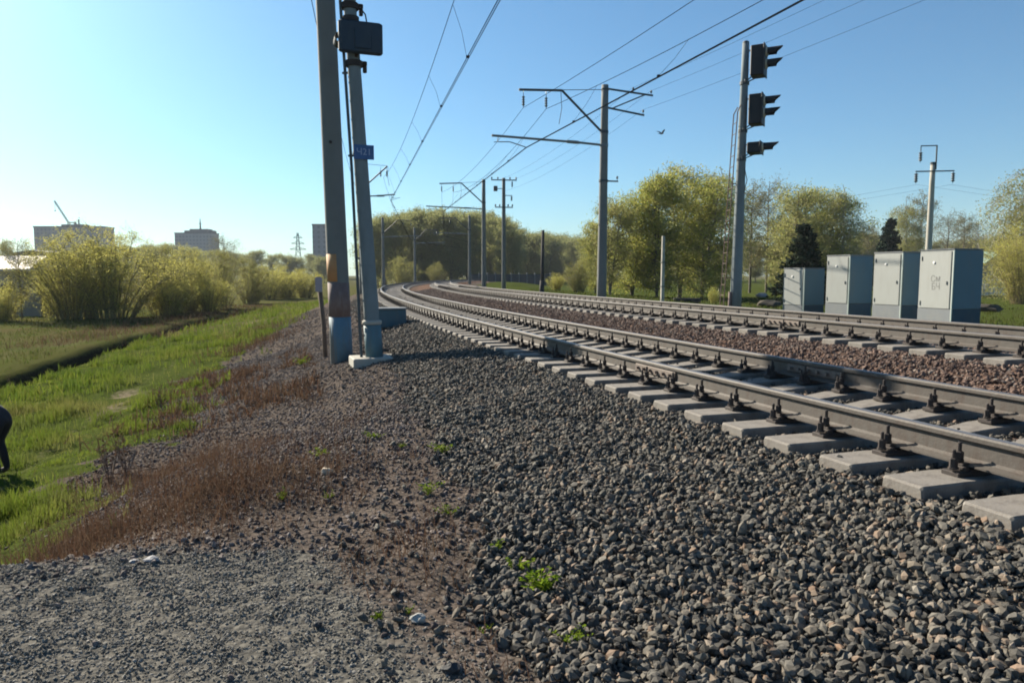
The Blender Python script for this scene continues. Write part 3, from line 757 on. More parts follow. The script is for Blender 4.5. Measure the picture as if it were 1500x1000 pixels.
# number plate
m = MB(); m.box(L2(.045, -.135, 3.78), (.36, .012, .255), bevel=.004); pl = m.build('number_plate', M['sign_blue'], t)
m = MB(); m.lathe([(.135, -.02), (.135, .02)], L2(0, 0, 3.78), 16); m.build('plate_strap', M['dark_steel'], t)
def text_mesh(name, s, size, mat, parent, mtx, depth=.002):
    cu = bpy.data.curves.new('lettering', 'FONT'); cu.body = s; cu.size = size; cu.align_x = 'CENTER'; cu.align_y = 'CENTER'; cu.extrude = depth; cu.space_line = .85
    ob = bpy.data.objects.new('lettering', cu); C.objects.link(ob)
    dg = bpy.context.evaluated_depsgraph_get(); me = bpy.data.meshes.new_from_object(ob.evaluated_get(dg))
    bpy.data.objects.remove(ob); me.transform(mtx)
    me.materials.clear(); return link(name, me, mat, parent)
text_mesh('lettering', 'Ч21', .16, M['plate_ink'], pl, Matrix.Translation(L2(.045, -.1445, 3.78)) @ Matrix.Rotation(math.pi / 2, 4, 'X'))

# track box beside it
p = np.array(foot(on(577, 487, 19.3), .02)); t = thing('track_box', 'low blue steel track box on the gravel behind the near signal pole', 'track box', p, RZ(p))
m = MB(); m.box((-.12, 0, .24), (.85, .5, .48), bevel=.02); m.build('body', M['box_teal'], t)
m = MB(); m.box((-.12, 0, .50), (.90, .56, .045), bevel=.012); m.build('lid', M['cab_low'], t)
m = MB(); m.tube([(.32, 0, .15), (.55, -.1, .12), (.8, -.25, -.03)], .05, 8); m.build('cable_duct', M['dark_steel'], t)

# ------------------------------------------------------------------ far signal with three heads
PS = np.array(foot(on(1077, 452, 23.6), .05)); hs = 8.55
t = thing('railway_signal', 'tall signal right of the tracks with three black hooded heads, slim ladder on its left', 'railway signal', PS, R_(0), 'colour light signals')
concrete_pole(hs, .185, .105, (.012, 0)).build('pole', M['conc_blue'], t, True)
m = MB(); m.lathe([(.112, 0), (.08, .06), (.03, .08)], (.012 * hs, 0, hs - .005), 12); m.build('pole_cap', M['dark_steel'], t)
FA = R_(62)                                  # the way the lamps look: right of and towards the camera
fd = np.array([math.sin(FA), -math.cos(FA), 0]); sd = np.array([math.cos(FA), math.sin(FA), 0])
def headf(z, n, hh):
    c = np.array([.012 * z, 0, z]) + fd * .40 - sd * .02
    m = MB(); m.box(c, (.52, .40, hh), FA, .025)
    m.box(c + fd * .21, (.64, .035, hh + .04), FA, .012)
    h = m.build('signal_head', M['black'], t)
    for i in range(n):
        zz = hh * .28 - i * .36 if n > 1 else 0.02
        q = c + fd * .235 + np.array([0, 0, zz])
        m = MB(); m.lathe([(.10, 0), (.115, .02), (.10, .03)], q, 14, fd); m.build('lens', M['lens'], h)
        m = MB(); m.lathe([(.118, .0), (.150, .0), (.150, .045), (.118, .045), (.118, .0)], q, 16, fd, cap=False); m.build('sunlit_ring', M['visor_sunlit'], h)  # added pale ring standing for the sunlit patch at the visor base
        m = MB(); nseg = 12; vs = []
        for L in (0, 1):
            for rr in (.125, .135):
                for k_ in range(nseg + 1):
                    a = R_(-35) + R_(250) * k_ / nseg
                    reach = .03 + L * (.27 + .19 * max(0.0, math.sin(a)))
                    pt = q + sd * rr * math.cos(a) + np.array([0, 0, rr * math.sin(a)]) + fd * reach; vs.append(pt)
        c2 = nseg + 1; fs = []
        for k_ in range(nseg):
            fs += [(k_, k_ + 1, 2 * c2 + k_ + 1, 2 * c2 + k_), (c2 + k_ + 1, c2 + k_, 3 * c2 + k_, 3 * c2 + k_ + 1), (2 * c2 + k_, 2 * c2 + k_ + 1, 3 * c2 + k_ + 1, 3 * c2 + k_)]
        m.add(vs, fs); m.build('visor', M['black'], h)
    m = MB()
    for dz in (-hh / 2 - .15,):
        b0 = np.array([.012 * z, 0, z + dz]); m.bar(b0, b0 + fd * .42 + np.array([0, 0, .15]), .03); m.bar(b0 + np.array([0, 0, .02]), b0 + fd * .22 - sd * .1 + np.array([0, 0, .15]), .03)
        m.lathe([(.15, -.05), (.15, .05)], b0, 14); m.box(b0 + np.array([.0, -.13, .05]), (.1, .1, .1), 0, .01)
    m.bar(np.array([.012 * z, 0, z + hh * .4]), c + np.array([0, 0, hh * .4]), .04)
    m.build('head_bracket', M['dark_steel'], t)
headf(hs - .62, 2, .92); headf(hs - 2.10, 2, .92); headf(hs - 3.28, 1, .34)
m = MB()
for v in (-.2, .2): m.tube([(-.46, v, -.1), (-.27, v, 4.0), (-.16, v, 6.4), (-.05, v * .8, 6.62)], .018, 6)
for z in np.arange(.3, 6.3, .34):
    u = -.46 + .19 * min(z / 4, 1) + .046 * max(0, z - 4); m.tube([(u, -.2, z), (u, .2, z)], .011, 6)
for z in (1.2, 4.2): m.bar((-.40 if z < 2 else -.26, 0, z), (0, 0, z), .03)
m.build('ladder', M['wood'], t)
m = MB(); m.tube([(-.22, -.1, -.2), (-.21, -.1, .75)], .055, 8); m.build('cable_pipe', M['brown_band'], t, True)
m = MB(); m.tube([(.12, -.1, 4.75), (.22, -.14, 4.3), (.13, -.12, 3.9)], .014, 6); m.build('cable', M['fast'], t)

# ------------------------------------------------------------------ relay cabinets
M['cab_side'] = surf('blue_grey_side', (.085, .15, .195), .6, .1, 2.5, .08, stain=(.12, .15, .17), stain_amt=.4)  # one end of each cabinet, coloured darker and bluer than the body
M['cab_side_low'] = surf('dark_blue_side_base', (.03, .06, .09), .65, .1, 3, .08, stain=(.09, .09, .08), stain_amt=.4)  # lower part of that end, darker again
def cabinet(label, px, d, H, W, Dp, writing=False):
    p = np.array(on(px, 470, d)); z0 = gz(p[0], p[1]); p[2] = z0 - .02
    rz = R_(17) + R_(31) - math.atan2(p[0], p[1])       # door side turned to the track
    t = thing('relay_cabinet', label, 'equipment cabinet', p, rz, 'relay cabinets beside the far track')
    hp = H * .28
    m = MB(); m.box((0, 0, hp / 2 - .1), (W, Dp, hp + .2), bevel=.01); m.build('plinth', M['cab_low'], t)
    m = MB(); m.box((0, 0, hp + (H - hp) / 2), (W - .006, Dp - .006, H - hp), bevel=.012); m.build('body', M['cab'], t)
    m = MB(); m.box((0, 0, H + .018), (W + .012, Dp + .012, .03), bevel=.01); m.build('roof', M['cab_low'], t)
    m = MB(); m.box((.012, -Dp / 2 - .002, hp + (H - hp) / 2), (W - .03, .012, H - hp - .02), bevel=.004); m.build('side_face', M['cab_side'], t)  # thin sheet giving this end its darker, bluer colour
    m = MB(); m.box((.012, -Dp / 2 - .006, hp / 2 - .1), (W - .03, .012, hp + .19), bevel=.004); m.build('side_face', M['cab_side_low'], t)
    m = MB(); m.box((-W / 2 - .006, 0, hp + (H - hp) / 2 - .01), (.010, Dp * .86, (H - hp) * .97), bevel=.004); dr = m.build('door', M['cab'], t)
    m = MB(); m.box((-W / 2 - .018, -Dp * .34, H * .60), (.018, .025, .08), bevel=.006); m.build('handle', M['dark_steel'], dr)
    m = MB()
    for z in (hp + .12, H - .18): m.tube([(-W / 2 - .014, Dp * .41, z - .05), (-W / 2 - .014, Dp * .41, z + .05)], .012, 6)
    m.build('hinge', M['dark_steel'], dr)
    m = MB(); m.box((-W / 2 - .004, -Dp / 2 + .0, H / 2), (.03, .03, H - .01), bevel=.006); m.build('corner_trim', M['cab_trim'], t)
    m = MB(); m.lathe([(.03, 0), (.03, .012), (.02, .016)], (-W / 2 - .013, Dp * .05, H * .85), 10, (-1, 0, 0)); m.build('vent_cap', M['white'], dr)
    if writing:
        text_mesh('lettering', 'См\nБЧ', .20, M['ink'], dr, Matrix.Translation((-W / 2 - .0125, -.02, H * .60)) @ Matrix.Rotation(-math.pi / 2, 4, 'Z') @ Matrix.Rotation(math.pi / 2, 4, 'X') @ Matrix.Rotation(.07, 4, 'Z') @ Matrix.Diagonal((.92, 1.08, 1, 1)), .0008)
    return t
cabinet('shortest grey relay cabinet, in front of the dark spruce', 1175, 22.2, 1.50, .84, .81)
cabinet('plain grey relay cabinet between the shortest cabinet and the next tall one', 1241, 20.8, 1.84, .88, .82)
cabinet('tall grey relay cabinet just left of the one with handwriting', 1315, 18.9, 1.84, .85, .90)
cabinet('tallest grey relay cabinet with black handwriting on its door', 1388, 17.2, 1.88, .86, .95, True)

# ------------------------------------------------------------------ overhead lines
def catpts(sups, n=26, sag=.0):
    out = []
    for a, b in zip(sups[:-1], sups[1:]):
        a, b = np.array(a), np.array(b)
        for i in range(n):
            t = i / n; q = a + (b - a) * t; q[2] -= sag * 4 * t * (1 - t); out.append(q)
    out.append(np.array(sups[-1])); return out
def sup(s, U, z): x, y = XY(s, U); return np.array((x, y, z))
def overhead(label, con, mes, sag):
    t = thing('overhead_line', label, 'overhead wires')
    m = MB(); m.tube(catpts(con, 16), .0125, 6); m.build('contact_wire', M['wire'], t)
    m = MB(); m.tube([q + np.array([.05, 0, 0]) for q in catpts(con, 16)], .0115, 6); m.build('contact_wire', M['wire'], t)
    m = MB(); m.tube(catpts(mes, 26, sag), .0095, 6); m.build('messenger_wire', M['wire'], t)
    for i in range(len(con) - 1):
        a, b = np.array(con[i]), np.array(con[i + 1]); c_, d_ = np.array(mes[i]), np.array(mes[i + 1])
        for f in (.12, .26, .42, .58, .74, .88):
            lo = a + (b - a) * f; hi = c_ + (d_ - c_) * f; hi[2] -= sag * 4 * f * (1 - f)
            m = MB(); m.tube([lo, (lo + hi) / 2 + np.array([.05, 0, 0]), hi], .0055, 5); m.box(lo + np.array([.025, 0, .03]), (.09, .09, .06), 0, .01); m.build('dropper', M['wire'], t)
SM = lambda o: SUPP[o.name]
sP1 = SU(P1[0], P1[1])[0]; sM = SU(MR1[0], MR1[1])[0]
overhead('overhead wires above the near track, rising steeply to the top edge', [sup(sP1 - 41, -.3, 7.1)] + [SM(k_)[0] for k_ in (m1, m2, m3, m4)] + [sup(172, -.3, 7.1)], [sup(sP1 - 41, -.5, 8.9)] + [SM(k_)[1] * np.array([1, 1, 1]) - np.array([-.55 if k_ is m1 else -.2, 0, 0]) for k_ in (m1, m2, m3, m4)] + [sup(172, -.5, 8.9)], .9)
overhead('overhead wires above the far track, meeting the arms of the tall dark mast', [sup(sM - 46, U2 + .35, 7.2)] + [SM(k_)[0] for k_ in (mr1, mr2, mr3)] + [sup(165, U2, 7.2)], [sup(sM - 46, U2 + 1.4, 9.0)] + [SM(k_)[1] for k_ in (mr1, mr2, mr3)] + [sup(165, U2, 9.0)], .8)
def wire(label, sups, r=.011, sag=.5, name='feeder_wire'):
    m = MB(); m.tube(catpts(sups, 18, sag), r, 6); o = m.build(name, M['wire'], None); tag(o, label, 'wire')
wire('thin feeder wire hung from the outermost left insulator of the tall mast', [sup(sM - 46, U2 + .35, 9.6)] + [SM(k_)[2] for k_ in (mr1, mr2, mr3)] + [sup(165, U2 - 1, 9.0)], .009, .6)
wire('thin feeder wire slanting down left of the near mast from the top edge', [sup(sP1 - 41, -4.9, 8.6), sup(sP1, -4.2, 8.1), SM(m2)[3], SM(m3)[3]], .009, .6)
for lab, du, zz in (('faint line wire on the outer pin of the tall mast bracket', 2.22, 9.6), ('faint line wire on the inner pin of the tall mast bracket', 1.35, 9.7), ('faint line wire on the lower arm of the tall mast bracket', 1.85, 8.75)):
    q0 = [MR1[0] + du, MR1[1], MR1[2] + zz]
    sr = SU(MR1[0], MR1[1]); wire(lab, [sup(sr[0] - 46, sr[1] + du, MR1[2] + zz), sup(sr[0], sr[1] + du, MR1[2] + zz), sup(SU(MR2[0], MR2[1])[0], sr[1] + du - .6, MR2[2] + zz + .1)], .0045, .5, 'line_wire')
for lab, u, z in (('faint power wire under the right arm of the grey power pole', 1.1, 7.5), ('faint power wire under the left arm of the grey power pole', -1.0, 7.5)):
    wire(lab, [(PW[0] + u + 45, PW[1] + 26, PW[2] + z + .4), (PW[0] + u, PW[1] - .18, PW[2] + z), (PW[0] + u - 20, PW[1] + 60, PW[2] + z)], .005, .5, 'power_wire')

# ------------------------------------------------------------------ trees
def quads_at(P, size, r, flat=0.0):
    n = len(P)
    nrm = r.normal(size=(n, 3)); nrm[:, 2] += flat; nrm /= np.linalg.norm(nrm, axis=1, keepdims=True)
    a = np.cross(nrm, r.normal(size=(n, 3))); a /= np.linalg.norm(a, axis=1, keepdims=True) + 1e-9
    b = np.cross(nrm, a)
    s = size * r.uniform(.6, 1.35, (n, 1))
    V = np.stack([P - a * s, P - b * s * .62 + nrm * s * .12, P + a * s, P + b * s * .62 + nrm * s * .12], 1)
    return V.reshape(-1, 3), np.arange(n * 4).reshape(n, 4)

def make_tree(name, H, crown_w, crown_lo, leaf, bark, seed, nb=34, leaves=5200, leaf_s=.15, droop=.0, tr=.17, stems=1, density=1.0, top=.55):
    r = np.random.default_rng(seed)
    mb = MB(); pts = []
    for st in range(stems):
        a0 = r.uniform(0, 6.28); sx_ = (r.uniform(.1, .35) * crown_w if stems > 1 else 0)
        tip = np.array([math.cos(a0) * sx_, math.sin(a0) * sx_, H * r.uniform(.8, 1.0) if stems > 1 else H])
        tp = []
        for i in range(8):
            t = i / 7; tp.append(np.array([tip[0] * t ** 1.2 + r.normal(0, .012) * H * t, tip[1] * t ** 1.2 + r.normal(0, .012) * H * t, tip[2] * t - (.3 if i == 0 else 0)]))
        mb.tube(tp, [tr / stems ** .4 * (1 - .9 * i / 7) + .012 for i in range(8)], 7)
        for b in range(nb // stems):
            hf = crown_lo + (1 - crown_lo) * (b + r.random()) / (nb // stems) * .90
            i = min(int(hf * 7), 6); f = hf * 7 - i; base = tp[i] * (1 - f) + tp[i + 1] * f
            q = (hf - crown_lo) / (1 - crown_lo)
            prof = math.sqrt(max(.05, 1 - ((q - .42) / .62) ** 2))
            L = crown_w * .5 * prof * r.uniform(.6, 1.12)
            az = r.uniform(0, 6.28); up = r.uniform(.25, .9) * (1 - droop * .3)
            dirv = np.array([math.cos(az), math.sin(az), up]); bp_ = [base]
            for j in range(1, 6):
                dv = dirv + np.array([r.normal(0, .22), r.normal(0, .22), r.normal(0, .15) - droop * j * .42]); bp_.append(bp_[-1] + dv / np.linalg.norm(dv) * L / 5 * 1.15)
            mb.tube(bp_, [max(.008, tr * .34 * (1 - hf * .6) * (1 - j / 5.5)) for j in range(6)], 5, False)
            for j in range(2, 6):
                for _ in range(3):
                    dv = r.normal(size=3); dv[2] = dv[2] * .6 + .25 - droop * 1.6; dv /= np.linalg.norm(dv)
                    l2 = L * r.uniform(.15, .38) * (1 + droop * .7); e = bp_[j] + dv * l2
                    mb.tube([bp_[j], (bp_[j] + e) / 2 + r.normal(0, .04, 3), e], [.012, .008, .004], 4, False)
                    for f2 in np.linspace(.25, 1.05, 4): pts.append(bp_[j] + (e - bp_[j]) * f2)
    pts = np.array(pts); wgt = r.random(len(pts)) ** 1.5; wgt /= wgt.sum()
    sel = pts[r.choice(len(pts), leaves, p=wgt)]
    P = sel + r.normal(size=sel.shape) * np.array([.27, .27, .24]) * (crown_w / 5)
    if droop > .3: P[:, 2] -= r.random(len(P)) ** 2 * .9
    V, Fq = quads_at(P, leaf_s, r)
    tm = mb.mesh('trunk'); tm.materials.append(bark); cm = np_mesh('crown', V, Fq); cm.materials.append(leaf)
    return tm, cm, H

def make_shrub(name, H, Wd, leaf, seed, stems=46, leaves=5200, leaf_s=.09):
    r = np.random.default_rng(seed); mb = MB(); pts = []
    for i in range(stems):
        az = r.uniform(0, 6.28); rad = Wd * .5 * math.sqrt(r.random()); h = H * (1 - .45 * (rad / (Wd * .5)) ** 2) * r.uniform(.75, 1.03)
        b0 = np.array([math.cos(az) * rad * .3, math.sin(az) * rad * .3, -.2]); e = np.array([math.cos(az) * rad, math.sin(az) * rad, h])
        sp = [b0 + (e - b0) * t + np.array([math.cos(az), math.sin(az), 0]) * (-.25 * math.sin(math.pi * t) * rad * .5) + r.normal(0, .05, 3) * t for t in np.linspace(0, 1, 6)]
        mb.tube(sp, [.035, .03, .024, .018, .012, .006], 5, False)
        for j in range(1, 6):
            for _ in range(5):
                dv = r.normal(size=3) * np.array([1, 1, .6]) + np.array([math.cos(az) * .4, math.sin(az) * .4, .7]); dv /= np.linalg.norm(dv); l2 = H * r.uniform(.06, .17); q = sp[j] + dv * l2
                mb.tube([sp[j], q], [.010, .004], 4, False)
                for f2 in (.35, .7, 1.0): pts.append(sp[j] + (q - sp[j]) * f2)
    pts = np.array(pts); wgt = r.random(len(pts)) ** 1.3 * (.25 + np.clip(pts[:, 2] / H, 0, 1)); wgt /= wgt.sum()
    sel = pts[r.choice(len(pts), leaves, p=wgt)]; P = sel + r.normal(size=sel.shape) * .13; P[:, 2] = np.maximum(P[:, 2], .03)
    V, Fq = quads_at(P, leaf_s, r)
    tm = mb.mesh('stems'); tm.materials.append(M['stem']); cm = np_mesh('foliage', V, Fq); cm.materials.append(leaf); return tm, cm, H

def make_spruce(H, W_, seed):
    r = np.random.default_rng(seed); mb = MB(); mb.tube([(0, 0, -.2), (0, 0, H * .5), (.03, 0, H)], [.14, .08, .015], 7)
    P, N_ = [], []
    for i in range(34):
        z = H * (.05 + .93 * i / 34); L = W_ * .5 * (1 - (z / H) ** 1.15) * r.uniform(.8, 1.15) + .12
        for k_ in range(9):
            az = r.uniform(0, 6.28); e = np.array([math.cos(az) * L, math.sin(az) * L, -.22 * L]); b0 = np.array([0, 0, z])
            mb.tube([b0, b0 + e * .6 + np.array([0, 0, -.04]), b0 + e], [.018, .012, .004], 4, False)
            for f in np.linspace(.15, 1, 11):
                for _ in range(3): P.append(b0 + e * f + r.normal(0, .06 + .03 * f, 3))
    V, Fq = quads_at(np.array(P), .11, r); tm = mb.mesh('trunk'); tm.materials.append(M['bark']); cm = np_mesh('crown', V, Fq); cm.materials.append(LEAF['spruce']); return tm, cm, H

PROTO = {
 'willow_a': make_tree('w', 12, 6.4, .06, LEAF['willow'], M['bark'], 1, 96, 22000, .085, .12, .2, 2),
 'willow_b': make_tree('w', 12, 5.6, .05, LEAF['willow'], M['bark'], 2, 90, 25000, .085, .2, .2, 3),
 'willow_c': make_tree('w', 12, 6.0, .10, LEAF['birch'], M['bark'], 3, 90, 17000, .085, .1, .19, 2),
 'birch_a': make_tree('b', 14, 5.5, .22, LEAF['birch'], M['birch_bark'], 4, 84, 19000, .075, .55, .17),
 'birch_b': make_tree('b', 13, 6.0, .18, LEAF['birch'], M['birch_bark'], 5, 80, 16000, .075, .45, .17),
 'birch_c': make_tree('b', 14, 7.0, .16, LEAF['birch'], M['birch_bark'], 15, 110, 34000, .07, .85, .18, 2),
 'bare_a': make_tree('s', 12, 6.5, .25, LEAF['bare'], M['bark'], 6, 70, 5000, .07, .0, .15),
 'bare_b': make_tree('s', 12, 5.0, .2, LEAF['bare'], M['bark'], 7, 70, 7500, .07, .05, .14),
 'far_a': make_tree('f', 18, 9, .12, LEAF['far'], M['bark'], 8, 84, 17000, .16, .05, .25),
 'far_b': make_tree('f', 18, 8, .10, LEAF['far'], M['bark'], 9, 80, 16000, .16, .1, .25, 2),
 'far_c': make_tree('f', 17, 10, .08, LEAF['far'], M['bark'], 10, 88, 18000, .16, .0, .25, 2),
 'bush_a': make_shrub('s', 5.6, 6.4, LEAF['bush'], 11, 80, 34000, .034),
 'bush_b': make_shrub('s', 4.6, 5.6, LEAF['scrub'], 12, 60, 22000, .036),
 'bush_c': make_shrub('s', 3.2, 4.6, LEAF['bush'], 13, 50, 15000, .036),
 'spruce': make_spruce(6, 3.2, 14),
}
def plant(kind, name, label, cat, px, y, H=None, top=None, wd=1.0, group=None, sink=.05, xyz=None):
    tm, cm, h0 = PROTO[kind]
    p = np.array(on(px, 430, y)) if xyz is None else np.array(xyz); z = gz(p[0], p[1]) - sink
    if H is None: H = on(px, top, p[1])[2] - z
    k_ = H / h0
    t = thing(name, label, cat, (p[0], p[1], z), random.uniform(0, 6.28), group); t.scale = (k_ * wd, k_ * wd, k_)
    for me in (tm, cm):
        o = bpy.data.objects.new(me.name.split('.')[0], me); C.objects.link(o); o.parent = t
    return t
def seg(side): pass
GR = 'trees of the green clump right of the tall mast'
for kind, px, top, y, wd, lab in (
    ('willow_c', 893, 288, 60, .9, 'leafy tree right behind the tall dark mast, lower left edge of the green clump'),
    ('willow_a', 926, 262, 64, .95, 'yellow green tree in the clump, between the tall mast and the pale post'),
    ('willow_b', 962, 244, 62, .95, 'bright green tree above the thin pale concrete post'),
    ('willow_c', 996, 238, 68, 1.0, 'tall tree in the middle of the clump, right of the pale concrete post'),
    ('willow_a', 1028, 240, 63, .95, 'tall tree with a dark leaning trunk, left of the signal ladder'),
    ('birch_b', 1054, 243, 70, .9, 'thinly leaved tree directly behind the signal ladder'),
    ('willow_b', 872, 318, 72, .8, 'small low tree peeping out left of the tall dark mast')):
    plant(kind, 'tree', lab, 'tree', px, y, None, top, wd, GR)
for kind, px, top, y, wd, lab in (
    ('bare_b', 1098, 270, 88, 1.0, 'sparse bare tree just right of the signal pole'), ('bare_a', 1122, 266, 92, .9, 'sparse bare tree between the signal and the round-crowned trees'),
    ('willow_c', 1162, 268, 80, 1.05, 'round crowned tree behind the dark spruce, left of its pair'), ('willow_a', 1196, 258, 84, 1.05, 'highest round crowned tree above the shortest cabinet'),
    ('birch_b', 1232, 270, 82, 1.0, 'grey green tree at the right end of the round crowned group'), ('willow_c', 1142, 310, 86, 1.0, 'low tree filling the gap left of the round crowned group'),
    ('bare_b', 1268, 326, 120, 1.0, 'small sparse tree above the plain grey cabinet'), ('birch_a', 1323, 290, 112, .95, 'slender birch left of the grey power pole'),
    ('bare_b', 1345, 284, 115, .9, 'slender sparse tree directly behind the grey power pole'), ('bare_a', 1384, 314, 125, .9, 'small sparse tree above the tallest cabinet'),
    ('bare_b', 1408, 312, 128, .9, 'small sparse tree right of the tallest cabinet roof'), ('bare_a', 1428, 322, 130, .9, 'smallest sparse tree beside the drooping birch')):
    plant(kind, 'tree', lab, 'tree', px, y, None, top, wd, 'trees on the right side field')
plant('spruce', 'spruce_tree', 'dark spruce behind the shortest relay cabinet', 'spruce', 1175, 50, None, 326, 1.45)
plant('spruce', 'spruce_tree', 'narrow far spruce left of the slender birch', 'spruce', 1300, 105, None, 318, 1.1)
plant('birch_c', 'birch_tree', 'tall drooping birch at the right edge of the view', 'birch', 1490, 60, None, 194, 1.05)
plant('bush_a', 'willow_shrub', 'round yellow green willow under the drooping birch', 'shrub', 1500, 50, None, 330, .75)
plant('bush_b', 'willow_shrub', 'orange tinged shrub at the left foot of the green clump', 'shrub', 848, 56, None, 383, .8)
plant('bush_c', 'willow_shrub', 'low shrub beside the short dark wooden post', 'shrub', 815, 66, None, 402, .9)
plant('bush_c', 'willow_shrub', 'low brown shrub at the foot of the signal, on the grass', 'shrub', 1046, 36, None, 422, .45)
plant('bush_b', 'willow_shrub', 'left rounded yellow bush in front of the wood, beside the thin distant mast', 'shrub', 588, 128, None, 379, 1.0)
plant('bush_b', 'willow_shrub', 'right rounded yellow bush in front of the wood, beyond the smallest mast', 'shrub', 640, 138, None, 386, .9)
# left scrub
for kind, px, top, y, wd, lab in (
    ('bush_a', 108, 349, 50, 1.1, 'yellow willow bush in front of the wide apartment block, left end of the scrub'), ('bush_a', 160, 338, 51, 1.35, 'tallest willow bush with visible stems, right of the wide apartment block'),
    ('bush_b', 236, 366, 57, .8, 'willow bush filling the gap between the two apartment blocks'), ('bush_a', 272, 366, 60, .85, 'willow bush below the block with the antenna'),
    ('bush_b', 322, 372, 66, .9, 'willow bush right of the block with the antenna'), ('bush_b', 366, 382, 78, .9, 'lower willow bush in the middle of the scrub, left of the pylon'),
    ('bush_c', 392, 392, 92, 1.1, 'low yellow bush left of and below the pylon'), ('bush_c', 418, 393, 96, 1.1, 'low bright yellow bush directly under the pylon'), ('bush_c', 446, 396, 100, 1.1, 'low bright yellow bush beside the marker post'),
    ('bush_c', 248, 402, 54, .9, 'small bush at the front of the scrub, below the antenna block'), ('bush_c', 306, 405, 60, .9, 'small bush at the front of the scrub, right part'), ('bush_c', 70, 405, 56, .7, 'small bush between the pale shed and the scrub')):
    plant(kind, 'willow_shrub', lab, 'shrub', px, y, None, top, wd, 'yellow green scrub on the left')
plant('birch_b', 'tree', 'grey tree at the left edge, rising behind the pale shed', 'tree', 8, 66, None, 345, .9)
plant('bare_a', 'tree', 'bare round topped tree right of the block with the antenna', 'tree', 330, 190, None, 347, 1.2)
# the wood beyond the curve
WG = 'trees of the dense wood beyond the curve'; WL = 'leafy tree in the dense wood beyond the railway curve'
for row, (y, n, a, b_) in enumerate(((178, 13, 548, 748), (196, 13, 553, 752), (218, 13, 546, 756))):
    for i in range(n):
        px = a + (b_ - a) * (i + random.uniform(-.3, .3)) / (n - 1)
        tops = np.interp(px, [545, 575, 612, 660, 700, 740, 756], [318, 312, 305, 308, 308, 318, 335]) + random.uniform(-2, 6)
        plant(random.choice(['far_a', 'far_b', 'far_c']), 'tree', WL, 'tree', px, y + random.uniform(-5, 5), None, tops, random.uniform(.75, .95), WG)
WL2 = 'small tree of the farther wood left of the tall dark mast'; WG2 = 'trees of the farther wood'
for i in range(16):
    px = 752 + 118 * (i + random.uniform(-.3, .3)) / 15
    tops = np.interp(px, [750, 790, 815, 850, 875], [345, 338, 342, 347, 345]) + random.uniform(-2, 6)
    plant(random.choice(['far_a', 'far_c']), 'tree', WL2, 'tree', px, 270 + random.uniform(-25, 25), None, tops, random.uniform(1.0, 1.3), WG2)
WL3 = 'far tree on the low skyline behind the left scrub'; WG3 = 'trees on the left skyline'
for i in range(46):
    px = -330 + 800 * (i + random.uniform(-.35, .35)) / 45
    tops = np.interp(px, [0, 180, 230, 300, 350, 390, 440, 480], [372, 358, 356, 364, 369, 367, 374, 374]) + random.uniform(-2, 5)
    plant(random.choice(['far_a', 'far_b', 'far_c']), 'tree', WL3, 'tree', px, 330 + random.uniform(-40, 60), None, tops, random.uniform(1.2, 1.7), WG3)
WL4 = 'far tree on the low skyline behind the right field'; WG4 = 'trees on the right skyline'
for i in range(44):
    px = 870 + 950 * (i + random.uniform(-.35, .35)) / 43
    plant(random.choice(['far_a', 'far_b', 'far_c']), 'tree', WL4, 'tree', px, 190 + random.uniform(-30, 40), None, 352 + random.uniform(-12, 10), random.uniform(1.1, 1.5), WG4)

HAZE = .00018
# ------------------------------------------------------------------ buildings and fences
def facade(name, col, wcol, cw, ch, wf=.42, hf=.5):
    k = NT(name); tc = k.n('ShaderNodeTexCoord').outputs['Object']; sp = k.n('ShaderNodeSeparateXYZ'); k.l(tc, sp.inputs[0])
    hx = k.math('FRACT', k.math('DIVIDE', k.math('ADD', k.math('ADD', sp.outputs[0], sp.outputs[1]), 100.0), cw)); hz = k.math('FRACT', k.math('DIVIDE', k.math('ADD', sp.outputs[2], 100.0), ch))
    a = k.math('LESS_THAN', k.math('ABSOLUTE', k.math('SUBTRACT', hx, .5)), wf / 2); b_ = k.math('LESS_THAN', k.math('ABSOLUTE', k.math('SUBTRACT', hz, .5)), hf / 2)
    f = k.math('MULTIPLY', a, b_)
    base = k.mix(k.noise(.15, 4, tc), tuple(x * .85 for x in col), tuple(x * 1.12 for x in col))
    c = k.mix(f, base, wcol); bs_ = k.n('ShaderNodeBsdfPrincipled'); k.l(c, bs_.inputs['Base Color']); bs_.inputs['Roughness'].default_value = .8
    return k.out(bs_.outputs[0])
fa = facade('apartment_wall', (.30, .27, .28), (.20, .19, .21), 3.2, 3.0)
fb = facade('office_wall', (.26, .27, .29), (.17, .18, .20), 3.0, 3.1, .6)
fc = facade('tower_wall', (.20, .22, .26), (.14, .15, .18), 3.4, 3.0)
M['roofing'] = surf('roof_felt', (.12, .12, .13), .9, .2, .5, 0)
M['hall'] = surf('hall_cladding', (.16, .17, .19), .8, .2, .3, 0)

